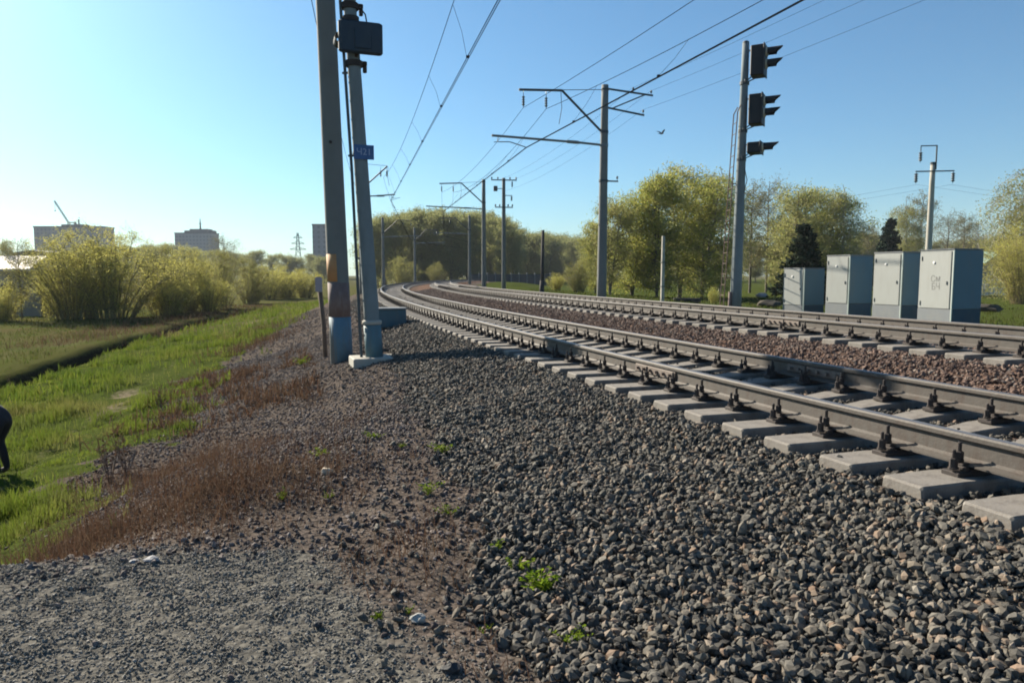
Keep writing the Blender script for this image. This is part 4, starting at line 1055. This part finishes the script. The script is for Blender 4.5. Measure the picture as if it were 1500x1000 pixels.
def block(name, label, pxl, pxr, top, y, wallm, depth=16, name2='wall', skew=0.0):
    a, b_ = on(pxl, 400, y), on(pxr, 400, y); W = b_[0] - a[0]; cx = (a[0] + b_[0]) / 2; zt = on((pxl + pxr) / 2, top, y)[2]; z0 = gz(cx, y) - 2
    t = thing(name, label, 'building', (cx, y, z0), skew)
    m = MB(); m.box((0, depth / 2, (zt - z0) / 2), (W, depth, zt - z0)); m.build('wall', wallm, t); return t, W, zt - z0, depth
t, W, H, dp = block('apartment_building', 'wide mauve grey apartment block on the left skyline with a crane behind', 53, 153, 333, 600, fa, 18)
m = MB(); m.box((0, dp / 2, H + .5), (W + .8, dp + .8, 1.0)); m.build('roof', M['roofing'], t)
m = MB(); m.box((W * .02, dp / 2, H + 1.9), (W * .34, 8, 1.8)); m.build('roof_hut', M['roofing'], t)
m = MB(); m.lathe([(.6, 0), (.6, 4.5)], (W * .07, dp / 2, H + 2.6), 8); m.build('vent_stack', M['roofing'], t)
t, W, H, dp = block('apartment_building', 'stepped grey block with a roof antenna on the left skyline', 258, 312, 342, 640, fb, 16)
m = MB(); m.box((0, dp / 2, H + .4), (W + .6, dp + .6, .8)); m.build('roof', M['roofing'], t)
m = MB(); m.box((W * .12, dp / 2, H + 2.4), (W * .5, 10, 3.4)); m.box((-W * .22, dp / 2, H + 1.8), (W * .14, 8, 2.2)); m.box((W * .42, dp / 2, H + 1.8), (W * .14, 8, 2.2)); m.build('roof_hut', M['roofing'], t)
m = MB(); m.tube([(W * .1, dp / 2, H + 4), (W * .1, dp / 2, H + 13.5)], [.9, .3], 6); m.bar((W * .1 - 1.4, dp / 2, H + 9), (W * .1 + 1.4, dp / 2, H + 9), .4); m.build('antenna', M['dark_steel'], t)
t, W, H, dp = block('tower_block', 'dark blue grey tower block half hidden behind the near mast', 459, 492, 330, 450, fc, 14)
m = MB(); m.box((0, dp / 2, H + .4), (W + .6, dp + .6, .8)); m.build('roof', M['roofing'], t)
m = MB(); m.box((-W * .62, dp / 2, H * .35), (W * .3, dp * .8, H * .3)); m.build('annex', fc, t)
t, W, H, dp = block('industrial_hall', 'low dark grey hall at the left, between the pale shed and the wide apartment block', 18, 78, 372, 300, M['hall'], 20)
m = MB(); m.prism([(-W / 2 - .4, H), (W / 2 + .4, H), (W / 2 + .4, H + .5), (0, H + 1.6), (-W / 2 - .4, H + .5)], (0, -.3, 0), (1, 0, 0), (0, 0, 1), (0, dp + .6, 0)); m.build('roof', M['roofing'], t)
# crane
b0 = on(101, 330, 680); t = thing('tower_crane', 'thin grey crane jib slanting up above the wide apartment block', 'crane', (b0[0], 680, gz(b0[0], 680)), 0)
zt = b0[2] - gz(b0[0], 680) + 2
def lattice(m, p, q, w, n, r=.1):
    p, q = np.array(p, float), np.array(q, float); d = (q - p) / np.linalg.norm(q - p); a = np.cross(d, [0, 1, 0.01]); a /= np.linalg.norm(a); b_ = np.cross(d, a)
    cs = [(-1, -1), (1, -1), (1, 1), (-1, 1)]
    for c_ in cs: m.bar(p + (a * c_[0] + b_ * c_[1]) * w / 2, q + (a * c_[0] + b_ * c_[1]) * w / 2, r * 2)
    for i in range(n):
        u, v = p + (q - p) * i / n, p + (q - p) * (i + 1) / n
        for j in range(4):
            c1, c2 = cs[j], cs[(j + 1) % 4]; m.bar(u + (a * c1[0] + b_ * c1[1]) * w / 2, v + (a * c2[0] + b_ * c2[1]) * w / 2, r * 1.4)
m = MB(); lattice(m, (0, 0, 0), (0, 0, zt), 1.8, 16, .12); m.build('tower', M['grey_steel'], t)
m = MB(); lattice(m, (0, 0, zt), (-12.3, 0, zt + 20.5), 1.1, 16, .12); m.build('jib', M['grey_steel'], t)
m = MB(); m.tube([(-12.0, 0, zt + 20.3), (-12.0, 0, zt + 12)], .12, 5); m.box((-12.0, 0, zt + 11.4), (.9, .9, 1.3), bevel=.1); m.build('hook', M['dark_steel'], t)
m = MB(); m.box((3.5, 0, zt + .5), (6, 1.6, 1.0), bevel=.05); m.box((6, 0, zt - .6), (1.8, 1.8, 2), bevel=.05); m.build('counterweight', M['grey_steel'], t)
# lattice pylon
p = on(437, 380, 420); z0 = gz(p[0], 420); zt = on(437, 341, 420)[2] - z0
t = thing('power_pylon', 'distant lattice power pylon on the skyline left of the near mast', 'pylon', (p[0], 420, z0), .3)
m = MB()
for a_ in ((-1, -1), (1, -1), (1, 1), (-1, 1)): m.bar((a_[0] * 2.4, a_[1] * 2.4, 0), (a_[0] * .35, a_[1] * .35, zt), .3)
for i in range(9):
    z1, z2 = zt * i / 9, zt * (i + 1) / 9; w1, w2 = 2.4 - 2.05 * i / 9, 2.4 - 2.05 * (i + 1) / 9
    cs = [(-1, -1), (1, -1), (1, 1), (-1, 1)]
    for j in range(4):
        c1, c2 = cs[j], cs[(j + 1) % 4]; m.bar((c1[0] * w1, c1[1] * w1, z1), (c2[0] * w2, c2[1] * w2, z2), .2); m.bar((c2[0] * w1, c2[1] * w1, z1), (c1[0] * w2, c1[1] * w2, z2), .2)
m.build('tower', M['grey_steel'], t)
for z, hw in ((.66, 4.6), (.78, 3.6), (.9, 2.6)):
    m = MB(); m.bar((-hw, 0, zt * z), (hw, 0, zt * z), .35); m.bar((-hw, 0, zt * z), (0, 0, zt * (z + .05)), .2); m.bar((hw, 0, zt * z), (0, 0, zt * (z + .05)), .2); m.build('crossarm', M['grey_steel'], t)
# pale shed and panel fence on the left
M['shed'] = surf('shed_plaster', (.30, .28, .25), .9, .12, .6, .1, 10, stain=(.25, .24, .2), stain_amt=.4)
M['shed_roof'] = surf('pale_sheet_roof', (.50, .44, .40), .6, .1, .6, .05, 6)
M['fence_grey'] = surf('grey_fence_panel', (.23, .225, .20), .85, .15, .8, .1, 12, stain=(.15, .15, .12), stain_amt=.4)
a = on(-60, 450, 62); b_ = on(40, 450, 62); zb = gz((a[0] + b_[0]) / 2, 62); ze = on(0, 397, 62)[2] - zb
t = thing('shed', 'pale plastered shed with a light sheet roof at the left edge', 'shed', ((a[0] + b_[0]) / 2, 62, zb - .3), .12)
W = b_[0] - a[0]; ze += .3
m = MB(); m.box((0, 2.5, ze / 2), (W, 5, ze)); m.build('wall', M['shed'], t)
m = MB(); m.prism([(-.5, 0), (5.5, 0), (5.5, .18), (2.5, 1.35), (-.5, .18)], (-W / 2 - .4, 0, ze + .003), (0, 1, 0), (0, 0, 1), (W + .8, 0, 0)); m.build('roof', M['shed_roof'], t)
m = MB(); m.box((W * .22, -.02, ze * .55), (1.1, .06, 1.0), bevel=.02); m.build('window', M['lens'], t)
a = on(-50, 466, 53); b_ = on(58, 466, 53); zb = gz((a[0] + b_[0]) / 2, 53); hf = on(30, 428, 53)[2] - zb
t = thing('panel_fence', 'grey concrete panel fence in front of the pale shed', 'fence', (a[0], 53, zb), .03); W = b_[0] - a[0]
m = MB(); n = 3
for i in range(n): m.box((W * (i + .5) / n, 0, hf / 2 - .15), (W / n - .16, .09, hf + .2), bevel=.02)
m.build('panel', M['fence_grey'], t)
for i in range(n + 1):
    m = MB(); m.box((W * i / n, 0, hf / 2), (.15, .18, hf + .3), bevel=.02); m.build('post', M['fence_grey'], t)
# dark fence behind the tracks
a = on(690, 405, 138); b_ = on(806, 408, 142); zb = -.5
t = thing('slab_fence', 'long dark grey slab fence with pale posts, in front of the farther wood', 'fence', (a[0], a[1], zb), math.atan2(b_[1] - a[1], b_[0] - a[0])); W = math.hypot(b_[0] - a[0], b_[1] - a[1])
M['fence_dark'] = surf('dark_fence_slab', (.035, .045, .055), .85, .15, .8, .1, 12)
m = MB(); n = 10
for i in range(n): m.box((W * (i + .5) / n, 0, .95), (W / n - .2, .1, 2.5), bevel=.02)
m.build('panel', M['fence_dark'], t)
for i in range(n + 1):
    m = MB(); m.box((W * i / n, 0, 1.05), (.2, .22, 2.9), bevel=.02); m.build('post', M['conc_pole'], t)
# house and pale fence on the right
M['green_roof'] = surf('green_roof', (.10, .17, .14), .7, .12, .6, .05, 6)
p = on(1450, 420, 88); zb = gz(p[0], p[1]); t = thing('house', 'low house with a green gable roof behind the tallest cabinet', 'house', (p[0], p[1], zb - .2), -.25)
m = MB(); m.box((0, 0, 1.4), (5.6, 6, 2.8)); m.prism([(-2.8, 0), (2.8, 0), (0, 2.2)], (0, -3, 2.8), (1, 0, 0), (0, 0, 1), (0, 6, 0)); m.build('wall', M['hall'], t)
m = MB(); m.prism([(-3.2, -.3), (0, 2.35), (3.2, -.3), (3.2, -.1), (0, 2.58), (-3.2, -.1)], (0, -3.4, 2.8), (1, 0, 0), (0, 0, 1), (0, 6.8, 0)); m.build('roof', M['green_roof'], t)
m = MB(); m.box((-.6, -3.03, 1.5), (1.0, .06, 1.1), bevel=.02); m.build('window', M['lens'], t)
p = on(1404, 430, 76); q = on(1492, 428, 80); zb = gz(p[0], p[1]); t = thing('board_fence', 'pale solid fence on the grass right of the tallest cabinet', 'fence', (p[0], p[1], zb), math.atan2(q[1] - p[1], q[0] - p[0])); W = math.hypot(q[0] - p[0], q[1] - p[1])
M['fence_pale'] = surf('pale_fence_boards', (.34, .40, .42), .7, .08, .7, .1, 14)
m = MB()
for i in range(24): m.box((W * (i + .5) / 24, 0, .85), (W / 24 - .02, .04, 1.75), bevel=.006)
m.build('boards', M['fence_pale'], t)
for i in range(5):
    m = MB(); m.box((W * i / 4, .09, .8), (.1, .1, 1.9), bevel=.01); m.build('post', M['grey_steel'], t)
# debris on the right grass
p = on(1006, 441, 37); z = gz(p[0], p[1]); t = thing('concrete_beam', 'dark concrete beam lying on the grass right of the thin pale post', 'concrete beam', (p[0], p[1], z), -.1)
m = MB(); m.box((0, 0, .08), (1.35, .3, .26), bevel=.03); m.build('beam', M['dark_wood'], t); m = MB(); m.tube([(-.5, 0, .2), (-.45, 0, .32), (-.35, 0, .32), (-.3, 0, .2)], .02, 6); m.build('lifting_loop', M['fast'], t)
def crumple(name, label, cat, p, size, mat, seed, flat=.5):
    r = np.random.default_rng(seed); V, Fc = ICO.copy(), ICF
    e = {}; V2 = list(map(tuple, V)); F2 = []
    def mid(a_, b_):
        k_ = (min(a_, b_), max(a_, b_))
        if k_ not in e: v = (np.array(V2[a_]) + np.array(V2[b_])) / 2; V2.append(tuple(v / np.linalg.norm(v))); e[k_] = len(V2) - 1
        return e[k_]
    for f in Fc:
        a_, b_, c_ = f; x, y_, z_ = mid(a_, b_), mid(b_, c_), mid(c_, a_); F2 += [(a_, x, z_), (x, b_, y_), (z_, y_, c_), (x, y_, z_)]
    V2 = np.array(V2) * r.uniform(.7, 1.15, (len(V2), 1)) * np.array([1, .8, flat]) * size / 2
    return tag(link(name, np_mesh(name, V2, np.array(F2)), mat, None, (p[0], p[1], gz(p[0], p[1]) + size * flat * .3)), label, cat)
M['litter'] = surf('pale_litter', (.22, .225, .24), .8, .12, 30, .3, 60)
M['dark_rock'] = surf('dark_stone', (.03, .032, .036), .8, .3, 30, .4, 80)
M['buff_rock'] = surf('buff_stone', (.48, .40, .30), .85, .15, 30, .4, 80)
M['soil'] = surf('dark_soil', (.05, .042, .03), .95, .3, 4, .3, 20)
crumple('rubbish_sack', 'white rubbish lying under the trees right of the signal foot', 'rubbish', on(1116, 421, 66), 1.1, M['litter'], 3, .5)
crumple('soil_heap', 'dark heap of soil on the grass between the signal and the shortest cabinet', 'soil heap', on(1126, 436, 42), 1.5, M['soil'], 5, .35)
crumple('soil_heap', 'low dark heap on the grass beyond the tallest cabinet', 'soil heap', on(1444, 440, 40), 1.9, M['soil'], 6, .3)
crumple('litter', 'larger scrap of white litter at the upper edge of the gravel path', 'litter', G(222, 826, -.04), .085, M['litter'], 7, .45)
crumple('litter', 'smaller scrap of pale litter just left of the larger scrap', 'litter', G(196, 826, -.04), .06, M['litter'], 8, .45)
crumple('litter', 'pale scrap in the grass at the left edge of the view', 'litter', G(34, 742, -.85), .10, M['litter'], 9, .3)
crumple('stone', 'buff stone lying alone on the dark soil slope', 'stone', G(478, 694, -.02), .095, M['buff_rock'], 10, .8)
crumple('stone', 'small round dark stone on the pale gravel path', 'stone', G(466, 913, 0), .04, M['dark_rock'], 11, .9)
crumple('stone', 'largest dark stone at the bottom edge between path and ballast', 'stone', G(661, 985, 0), .075, M['dark_rock'], 12, .6)
crumple('stone', 'grey stone beside the moss patch on the path edge', 'stone', G(612, 905, 0), .075, surf('grey_stone', (.3, .3, .28), .8, .2, 30, .4, 80), 13, .6)

# ------------------------------------------------------------------ grass, stalks and weeds
def blades(name, x, y, h, wd, mat, lean=.45, curl=.3):
    n = len(x); z = terrain(x, y); az = rng.uniform(0, 2 * np.pi, n); a = np.stack([np.cos(az), np.sin(az), 0 * az], -1)
    ld = rng.uniform(0, 2 * np.pi, n); lm = rng.random(n) * lean; L = np.stack([np.cos(ld) * lm, np.sin(ld) * lm, 0 * ld], -1)
    b0 = np.stack([x, y, z - .01], -1); up = np.array([0, 0, 1.0]); hh = h[:, None]; ww = wd[:, None]
    mid = b0 + (up * .6 + L * .45) * hh; tip = b0 + (up * (1 - curl * lm[:, None]) + L * 1.25) * hh
    V = np.stack([b0 - a * ww, b0 + a * ww, mid + a * ww * .7, mid - a * ww * .7, tip], 1).reshape(-1, 3)
    i = np.arange(n)[:, None] * 5
    Fq = np.concatenate([i + np.array([[0, 1, 2]]), i + np.array([[0, 2, 3]]), i + np.array([[3, 2, 4]])])
    return link(name, np_mesh(name, V, Fq), mat)
gxs, gys, ghs, gws = [], [], [], []
for (n, s0, s1, u0, u1, h0, h1, wd) in ((115000, -.5, 9, -11.5, -4.6, .035, .13, .0035), (85000, 8, 18, -12.0, -4.5, .05, .15, .005), (42000, 17, 36, -12.2, -4.4, .07, .18, .010), (16000, 34, 75, -12.5, -4.2, .1, .22, .022)):
    x, y, s, U = scatter(n, s0, s1, u0, u1); bm = masks(x, y)
    pch = fbm(x, y, .9, 3, 41)
    keep = (rng.random(n) < bm[3] * (1 - .92 * bm[4]) * (1 - bm[2]) * (.12 + .88 * sst(.36, .56, pch)) * (.55 + .45 * sst(.35, .5, fbm(x, y, 2.6, 2, 45)))) & (bm[6] < .4)
    x, y, pch = x[keep], y[keep], pch[keep]; gxs.append(x); gys.append(y); ghs.append((h0 + (h1 - h0) * rng.random(len(x))) * (.25 + 1.9 * sst(.3, .75, fbm(x, y, 1.9, 2, 46)))); gws.append(np.full(len(x), wd))
gxs, gys, ghs, gws = map(np.concatenate, (gxs, gys, ghs, gws))
tag(blades('fresh_grass', gxs, gys, ghs, gws, LEAF['grass']), 'bright green grass along the foot of the embankment', 'grass', kind='stuff')
gxs, gys, ghs, gws = [], [], [], []
for (n, s0, s1, u0, u1, h0, h1, wd) in ((30000, 8, 26, -26, -12.9, .05, .16, .010), (26000, 24, 60, -45, -13.2, .06, .2, .02), (16000, 10, 60, 9, 40, .08, .22, .02)):
    x, y, s, U = scatter(n, s0, s1, u0, u1); pch = fbm(x, y, .5, 3, 43)
    keep = rng.random(n) < sst(.35, .6, pch)
    x, y, pch = x[keep], y[keep], pch[keep]; gxs.append(x); gys.append(y); ghs.append((h0 + (h1 - h0) * rng.random(len(x))) * (.5 + .9 * pch)); gws.append(np.full(len(x), wd))
gxs, gys, ghs, gws = map(np.concatenate, (gxs, gys, ghs, gws))
tag(blades('meadow_grass', gxs, gys, ghs, gws, LEAF['grass2']), 'duller meadow grass beyond the ditch and on the right field', 'grass', kind='stuff')
# dead stalks, in ragged patches over the embankment edge and shoulder
dx, dy, dh = [], [], []
def stalk_field(n, s0, s1, u0, u1, h0, h1, thr, seed, sc=1.6):
    x, y, s, U = scatter(n, s0, s1, u0, u1); f = fbm(x, y, sc, 3, seed); bm = masks(x, y)
    keep = (rng.random(n) < sst(thr, thr + .18, f)) & (bm[2] < .5) & (bm[0] < .3); x, y, f = x[keep], y[keep], f[keep]
    dx.append(x); dy.append(y); dh.append((h0 + (h1 - h0) * rng.random(len(x)) ** 2.2) * (.5 + 1.2 * sst(thr, .8, f)))
def patch(px, py, z, rx_, ry_, n, h0, h1):
    c_ = G(px, py, z); x = c_[0] + rng.normal(0, rx_, n); y = c_[1] + rng.normal(0, ry_, n)
    keep = (rng.random(n) < .15 + sst(.35, .65, fbm(x, y, 3.5, 2, 77))) & (masks(x, y)[2] < .6); x, y = x[keep], y[keep]
    dx.append(x); dy.append(y); dh.append(h0 + (h1 - h0) * rng.random(len(x)) ** 2)
for a_ in ((215, 790, -.45, .50, .36, 2300, .05, .36), (140, 800, -.5, .5, .30, 1700, .05, .34), (300, 770, -.3, .48, .40, 1900, .04, .28), (250, 720, -.55, .6, .55, 1600, .05, .32), (385, 745, -.15, .55, .45, 1700, .02, .16), (440, 690, -.08, .6, .6, 1700, .02, .13), (335, 680, -.4, .6, .75, 1500, .03, .22), (290, 630, -.65, .55, 1.1, 1300, .05, .28), (270, 590, -.9, .5, 1.4, 800, .06, .34), (480, 760, -.03, .5, .3, 900, .015, .08), (370, 505, -.9, .6, 1.6, 900, .15, .5), (385, 480, -.9, .7, 2.0, 900, .15, .5)):
    patch(*a_)
stalk_field(20000, 1.5, 10, -7.2, -3.5, .02, .19, .40, 51); stalk_field(14000, 8, 20, -7.4, -4.0, .03, .24, .44, 52)
x, y, s, U = scatter(4000, 34, 75, -17, -11); dx.append(x); dy.append(y); dh.append(.15 + .35 * rng.random(4000))
dx, dy, dh = map(np.concatenate, (dx, dy, dh))
tag(blades('dead_grass', dx, dy, dh, np.where(np.hypot(dx, dy) < 12, .0023, .010), LEAF['dead'], 1.1, .35), 'reddish brown dead stalks on the embankment edge', 'dead grass', kind='stuff')

def weed(label, p, H, seed, n=9, name='weed', wdt=1.0):
    r = np.random.default_rng(seed); z = gz(p[0], p[1]); t = thing(name, label, 'weed', (p[0], p[1], z))
    mb = MB(); V, Fq = [], []
    for i in range(n):
        az = r.uniform(0, 6.28); L = H * r.uniform(.5, 1.05); out = r.uniform(.2, .9) * wdt
        e = np.array([math.cos(az) * out * L, math.sin(az) * out * L, L * r.uniform(.6, .95)]); b0 = np.array([r.normal(0, H * .12), r.normal(0, H * .12), -.01])
        mb.tube([b0, b0 + e * .5 + np.array([0, 0, .1 * L]), b0 + e], [.0025, .002, .001], 4, False)
        for f in np.linspace(.25, 1, 7):
            c_ = b0 + e * f + np.array([0, 0, .1 * L * math.sin(f * 3.14)]); a2 = r.uniform(0, 6.28); d = np.array([math.cos(a2), math.sin(a2), r.uniform(-.1, .6)]); d /= np.linalg.norm(d); sd_ = np.cross(d, [0, 0, 1.]); sd_ /= np.linalg.norm(sd_); l_ = H * r.uniform(.14, .30); w2 = l_ * .26
            o = len(V); V += [c_, c_ + d * l_ * .5 + sd_ * w2 + [0, 0, .006], c_ + d * l_, c_ + d * l_ * .5 - sd_ * w2 + [0, 0, .006]]; Fq.append((o, o + 1, o + 2, o + 3))
    mb.build('stalks', LEAF['weed'], t); link('leaves', np_mesh('leaves', np.array(V), np.array(Fq)), LEAF['weed'], t)
for i, (px, py, z, H, n, wd_, lab) in enumerate((
    (790, 850, .03, .15, 16, 1.0, 'tallest leafy weed in the foreground ballast'), (762, 822, .03, .10, 9, .8, 'small weed just above the tallest foreground weed'), (840, 920, .06, .08, 14, 1.4, 'dark green creeping weed on the ballast near the bottom edge'),
    (725, 800, .02, .09, 8, .9, 'thin weed at the ballast edge left of the tallest weed'), (650, 662, 0, .13, 13, 1.1, 'green weed at the ballast edge, farthest of the edge weeds'), (630, 720, 0, .10, 11, 1.3, 'low weed in the middle of the ballast edge'),
    (655, 752, 0, .08, 8, 1.3, 'small yellowish weed just below the middle edge weed'), (552, 898, 0, .035, 16, 1.8, 'flat yellow moss patch on the gravel path edge'), (598, 890, 0, .035, 9, 1.6, 'tiny moss tuft right of the yellow moss patch'),
    (468, 655, -.05, .10, 18, 1.7, 'spreading weed patch on the brown slope below the mast'), (545, 632, 0, .10, 14, 1.6, 'weed patch between the slope and the ballast'), (412, 745, -.1, .08, 10, 1.3, 'small weed beside the dark dead stalks'), (712, 912, .02, .05, 6, 1.2, 'tiny weed at the bottom of the ballast edge'),
    (482, 726, -.03, .06, 9, 1.4, 'small weed beside the buff stone'), (440, 522, -.3, .22, 20, 1.5, 'grassy tuft left of the marker post'), (590, 650, 0, .06, 10, 1.5, 'sparse weed between slope weed patch and ballast edge'))):
    weed(lab, G(px, py, z), H, 100 + i, n, 'weed', wd_)

def dry_weed(label, p, H, seed, n=7):
    r = np.random.default_rng(seed); z = gz(p[0], p[1]); t = thing('dry_weed', label, 'dry weed', (p[0], p[1], z)); mb = MB(); V, Fq = [], []
    for i in range(n):
        az = r.uniform(0, 6.28); L = H * r.uniform(.55, 1.05); e = np.array([math.cos(az) * L * r.uniform(.1, .5), math.sin(az) * L * r.uniform(.1, .5), L])
        mb.tube([(0, 0, -.05), e * .5 + r.normal(0, .02, 3), e, e + np.array([math.cos(az) * .12 * L, math.sin(az) * .12 * L, .02 * L])], [.005, .004, .003, .0015], 5, False)
        for f in np.linspace(.5, 1, 5):
            q = e * f; d = r.normal(size=3); d[2] = abs(d[2]); d /= np.linalg.norm(d); mb.tube([q, q + d * L * .18], [.003, .0015], 4, False)
            for _ in range(4):
                c_ = q + d * L * r.uniform(.05, .2); nn = r.normal(size=3) * .009; mm = r.normal(size=3) * .007; o = len(V); V += [c_ - nn, c_ - mm, c_ + nn, c_ + mm]; Fq.append((o, o + 1, o + 2, o + 3))
    mb.build('stalks', M['wood'], t); tag(link('seed_heads', np_mesh('seed_heads', np.array(V), np.array(Fq)), LEAF['dead'], t), kind='stuff')
dry_weed('dark dry weed standing in the bright grass strip', G(236, 588, -1.0), .42, 201, 6)
dry_weed('tall dry weed with bent stalks above the reddish dead grass', G(160, 690, -.9), .62, 202, 9)
dry_weed('second dry weed with upright stalks right of the bent one', G(185, 680, -.9), .55, 203, 7)
dry_weed('thin dry weed beyond the ditch at the left', G(22, 562, -1.6), .6, 204, 4)

# ------------------------------------------------------------------ person at the left edge
def person():
    p = G(13, 693, -1.1); zg = gz(p[0], p[1]); p = G(13, 693, zg); zg = gz(p[0], p[1])
    t = thing('person', 'person in dark clothes bending forward in the grass at the left edge', 'person', (p[0] - .10, p[1], zg), R_(4))
    V, Ed, Rd = [], [], []
    def v(q, r, par=None):
        V.append(q); Rd.append(r if hasattr(r, '__len__') else (r, r))
        if par is not None: Ed.append((par, len(V) - 1))
        return len(V) - 1
    hip = v((.10, 0, .90), (.165, .165)); wst = v((-.10, 0, .95), (.14, .14), hip); che = v((-.32, 0, .96), (.155, .15), wst); shd = v((-.46, 0, .93), (.115, .12), che)
    nk = v((-.55, 0, .90), .058, shd); h0 = v((-.62, 0, .86), .075, nk); h1 = v((-.70, 0, .81), .092, h0); h2 = v((-.755, 0, .765), .066, h1); v((-.69, 0, .695), .015, h1)
    for s in (-1, 1):
        th = v((.06, s * .095, .78), .098, hip); kn = v((-.07, s * .10, .47), .066, th); cf = v((-.02, s * .10, .30), .058, kn); an = v((.02, s * .10, .08), .042, cf); ft = v((-.07, s * .105, .045), .042, an); v((-.18, s * .115, .035), .034, ft)
        v((-.70, s * .088, .80), .014, h1)
        sh = v((-.46, s * .17, .91), .068, shd); el = v((-.48, s * .23, .64), .05, sh); wr = v((-.58, s * .18, .42), .034, el); pm_ = v((-.605, s * .165, .35), (.034, .022), wr)
        for i, (o, L) in enumerate(((-.028, .068), (-.009, .078), (.009, .073), (.027, .058))):
            k0 = v((-.61 + o, s * .16, .305), .010, pm_); k1 = v((-.612 + o * 1.2, s * .15, .305 - L * .5), .009, k0); v((-.60 + o * 1.2, s * .13, .305 - L * .9), .008, k1)
        q = v((-.57, s * .155, .335), .011, pm_); v((-.555, s * .14, .30), .009, q)
    me = bpy.data.meshes.new('body'); me.from_pydata(V, Ed, []); ob = bpy.data.objects.new('body', me); C.objects.link(ob)
    sk = ob.modifiers.new('skin', 'SKIN'); sk.use_smooth_shade = True
    for i, d in enumerate(me.skin_vertices[0].data): d.radius = Rd[i]; d.use_root = (i == 0)
    sb_ = ob.modifiers.new('sub', 'SUBSURF'); sb_.levels = 2; sb_.render_levels = 2
    dg = bpy.context.evaluated_depsgraph_get(); me2 = bpy.data.meshes.new_from_object(ob.evaluated_get(dg)); bpy.data.objects.remove(ob)
    me2.materials.clear()
    for mm in (surf('dark_jacket', (.016, .024, .042), .85, .2, 8, .3, 40), surf('dark_trousers', (.012, .013, .018), .85, .2, 8, .2, 40), surf('skin', (.42, .25, .18), .6, .08, 10, .05), M['fast']): me2.materials.append(mm)
    for pl_ in me2.polygons:
        c_ = pl_.center
        pl_.material_index = 2 if (c_.x < -.56 and (c_.z > .6 or c_.z < .40) or (c_.z < .40 and c_.x < -.5)) else (3 if c_.z < .085 else (1 if c_.z < .80 or c_.x > .02 else 0)); pl_.use_smooth = True
    o = bpy.data.objects.new('body', me2); C.objects.link(o); o.parent = t
    m = MB(); m.lathe([(.095, -.05), (.107, 0), (.10, .05), (.07, .085), (.02, .10)], (-.69, 0, .825), 18, (-.35, 0, 1)); m.build('hair', M['fast'], t, True)
    for s in (-1, 1):
        m = MB(); m.lathe([(.004, -.008), (.011, -.004), (.012, 0), (.008, .005), (.002, .007)], (-.735, s * .034, .725), 10, (-.3, 0, -1)); m.build('eye', M['black'], t, True)
    m = MB(); m.box((-.665, 0, .71), (.012, .045, .02), bevel=.004); m.build('mouth', surf('lips', (.35, .14, .12), .6, .1, 10, 0), t)
person()

# ------------------------------------------------------------------ bird
p = on(969, 196, 40); t = thing('bird', 'small dark bird flying right of the tall catenary mast', 'bird', p, .6)
m = MB(); m.tube([(-.2, 0, -.02), (-.10, 0, 0), (0, 0, 0), (.09, 0, .02), (.13, 0, .035), (.17, 0, .03)], [.012, .03, .042, .03, .024, .006], 8)
m.prism([(-.10, 0), (-.24, .04), (-.25, -.04)], (0, 0, -.015), (1, 0, 0), (0, 1, 0), (0, 0, .01))
for s in (-1, 1):
    pts = [(.06, s * .03, .02), (-.06, s * .03, .02), (-.08, s * .16, .12), (-.12, s * .30, .16), (.0, s * .26, .18), (.07, s * .15, .13)]
    m.add(pts + [(a_, b_, c_ - .008) for a_, b_, c_ in pts], [(0, 1, 2, 5), (5, 2, 3, 4), (11, 8, 7, 6), (10, 9, 8, 11)] + [(i, (i + 1) % 6, 6 + (i + 1) % 6, 6 + i) for i in range(6)])
m.build('body', M['dark_wood'], t)

# veil of thin trees before the shed
plant('bare_a', 'tree', 'thin bare sapling in front of the grey panel fence', 'tree', 30, 49, None, 352, .8)
plant('bush_c', 'willow_shrub', 'small bush at the extreme left edge before the panel fence', 'shrub', 6, 48, None, 415, .8)

# ------------------------------------------------------------------ haze: one closed box of thin air
m = MB(); m.box((0, 600, 52), (4900, 4400, 116))
k = NT('thin_haze'); pv = k.n('ShaderNodeVolumePrincipled'); pv.inputs['Color'].default_value = (.85, .92, 1.0, 1); pv.inputs['Density'].default_value = HAZE; pv.inputs['Anisotropy'].default_value = .0
o_ = k.n('ShaderNodeOutputMaterial'); k.l(pv.outputs[0], o_.inputs['Volume'])
hz = m.build('haze', k.m); tag(hz, 'thin pale haze in the air over the whole scene', 'haze', kind='stuff')
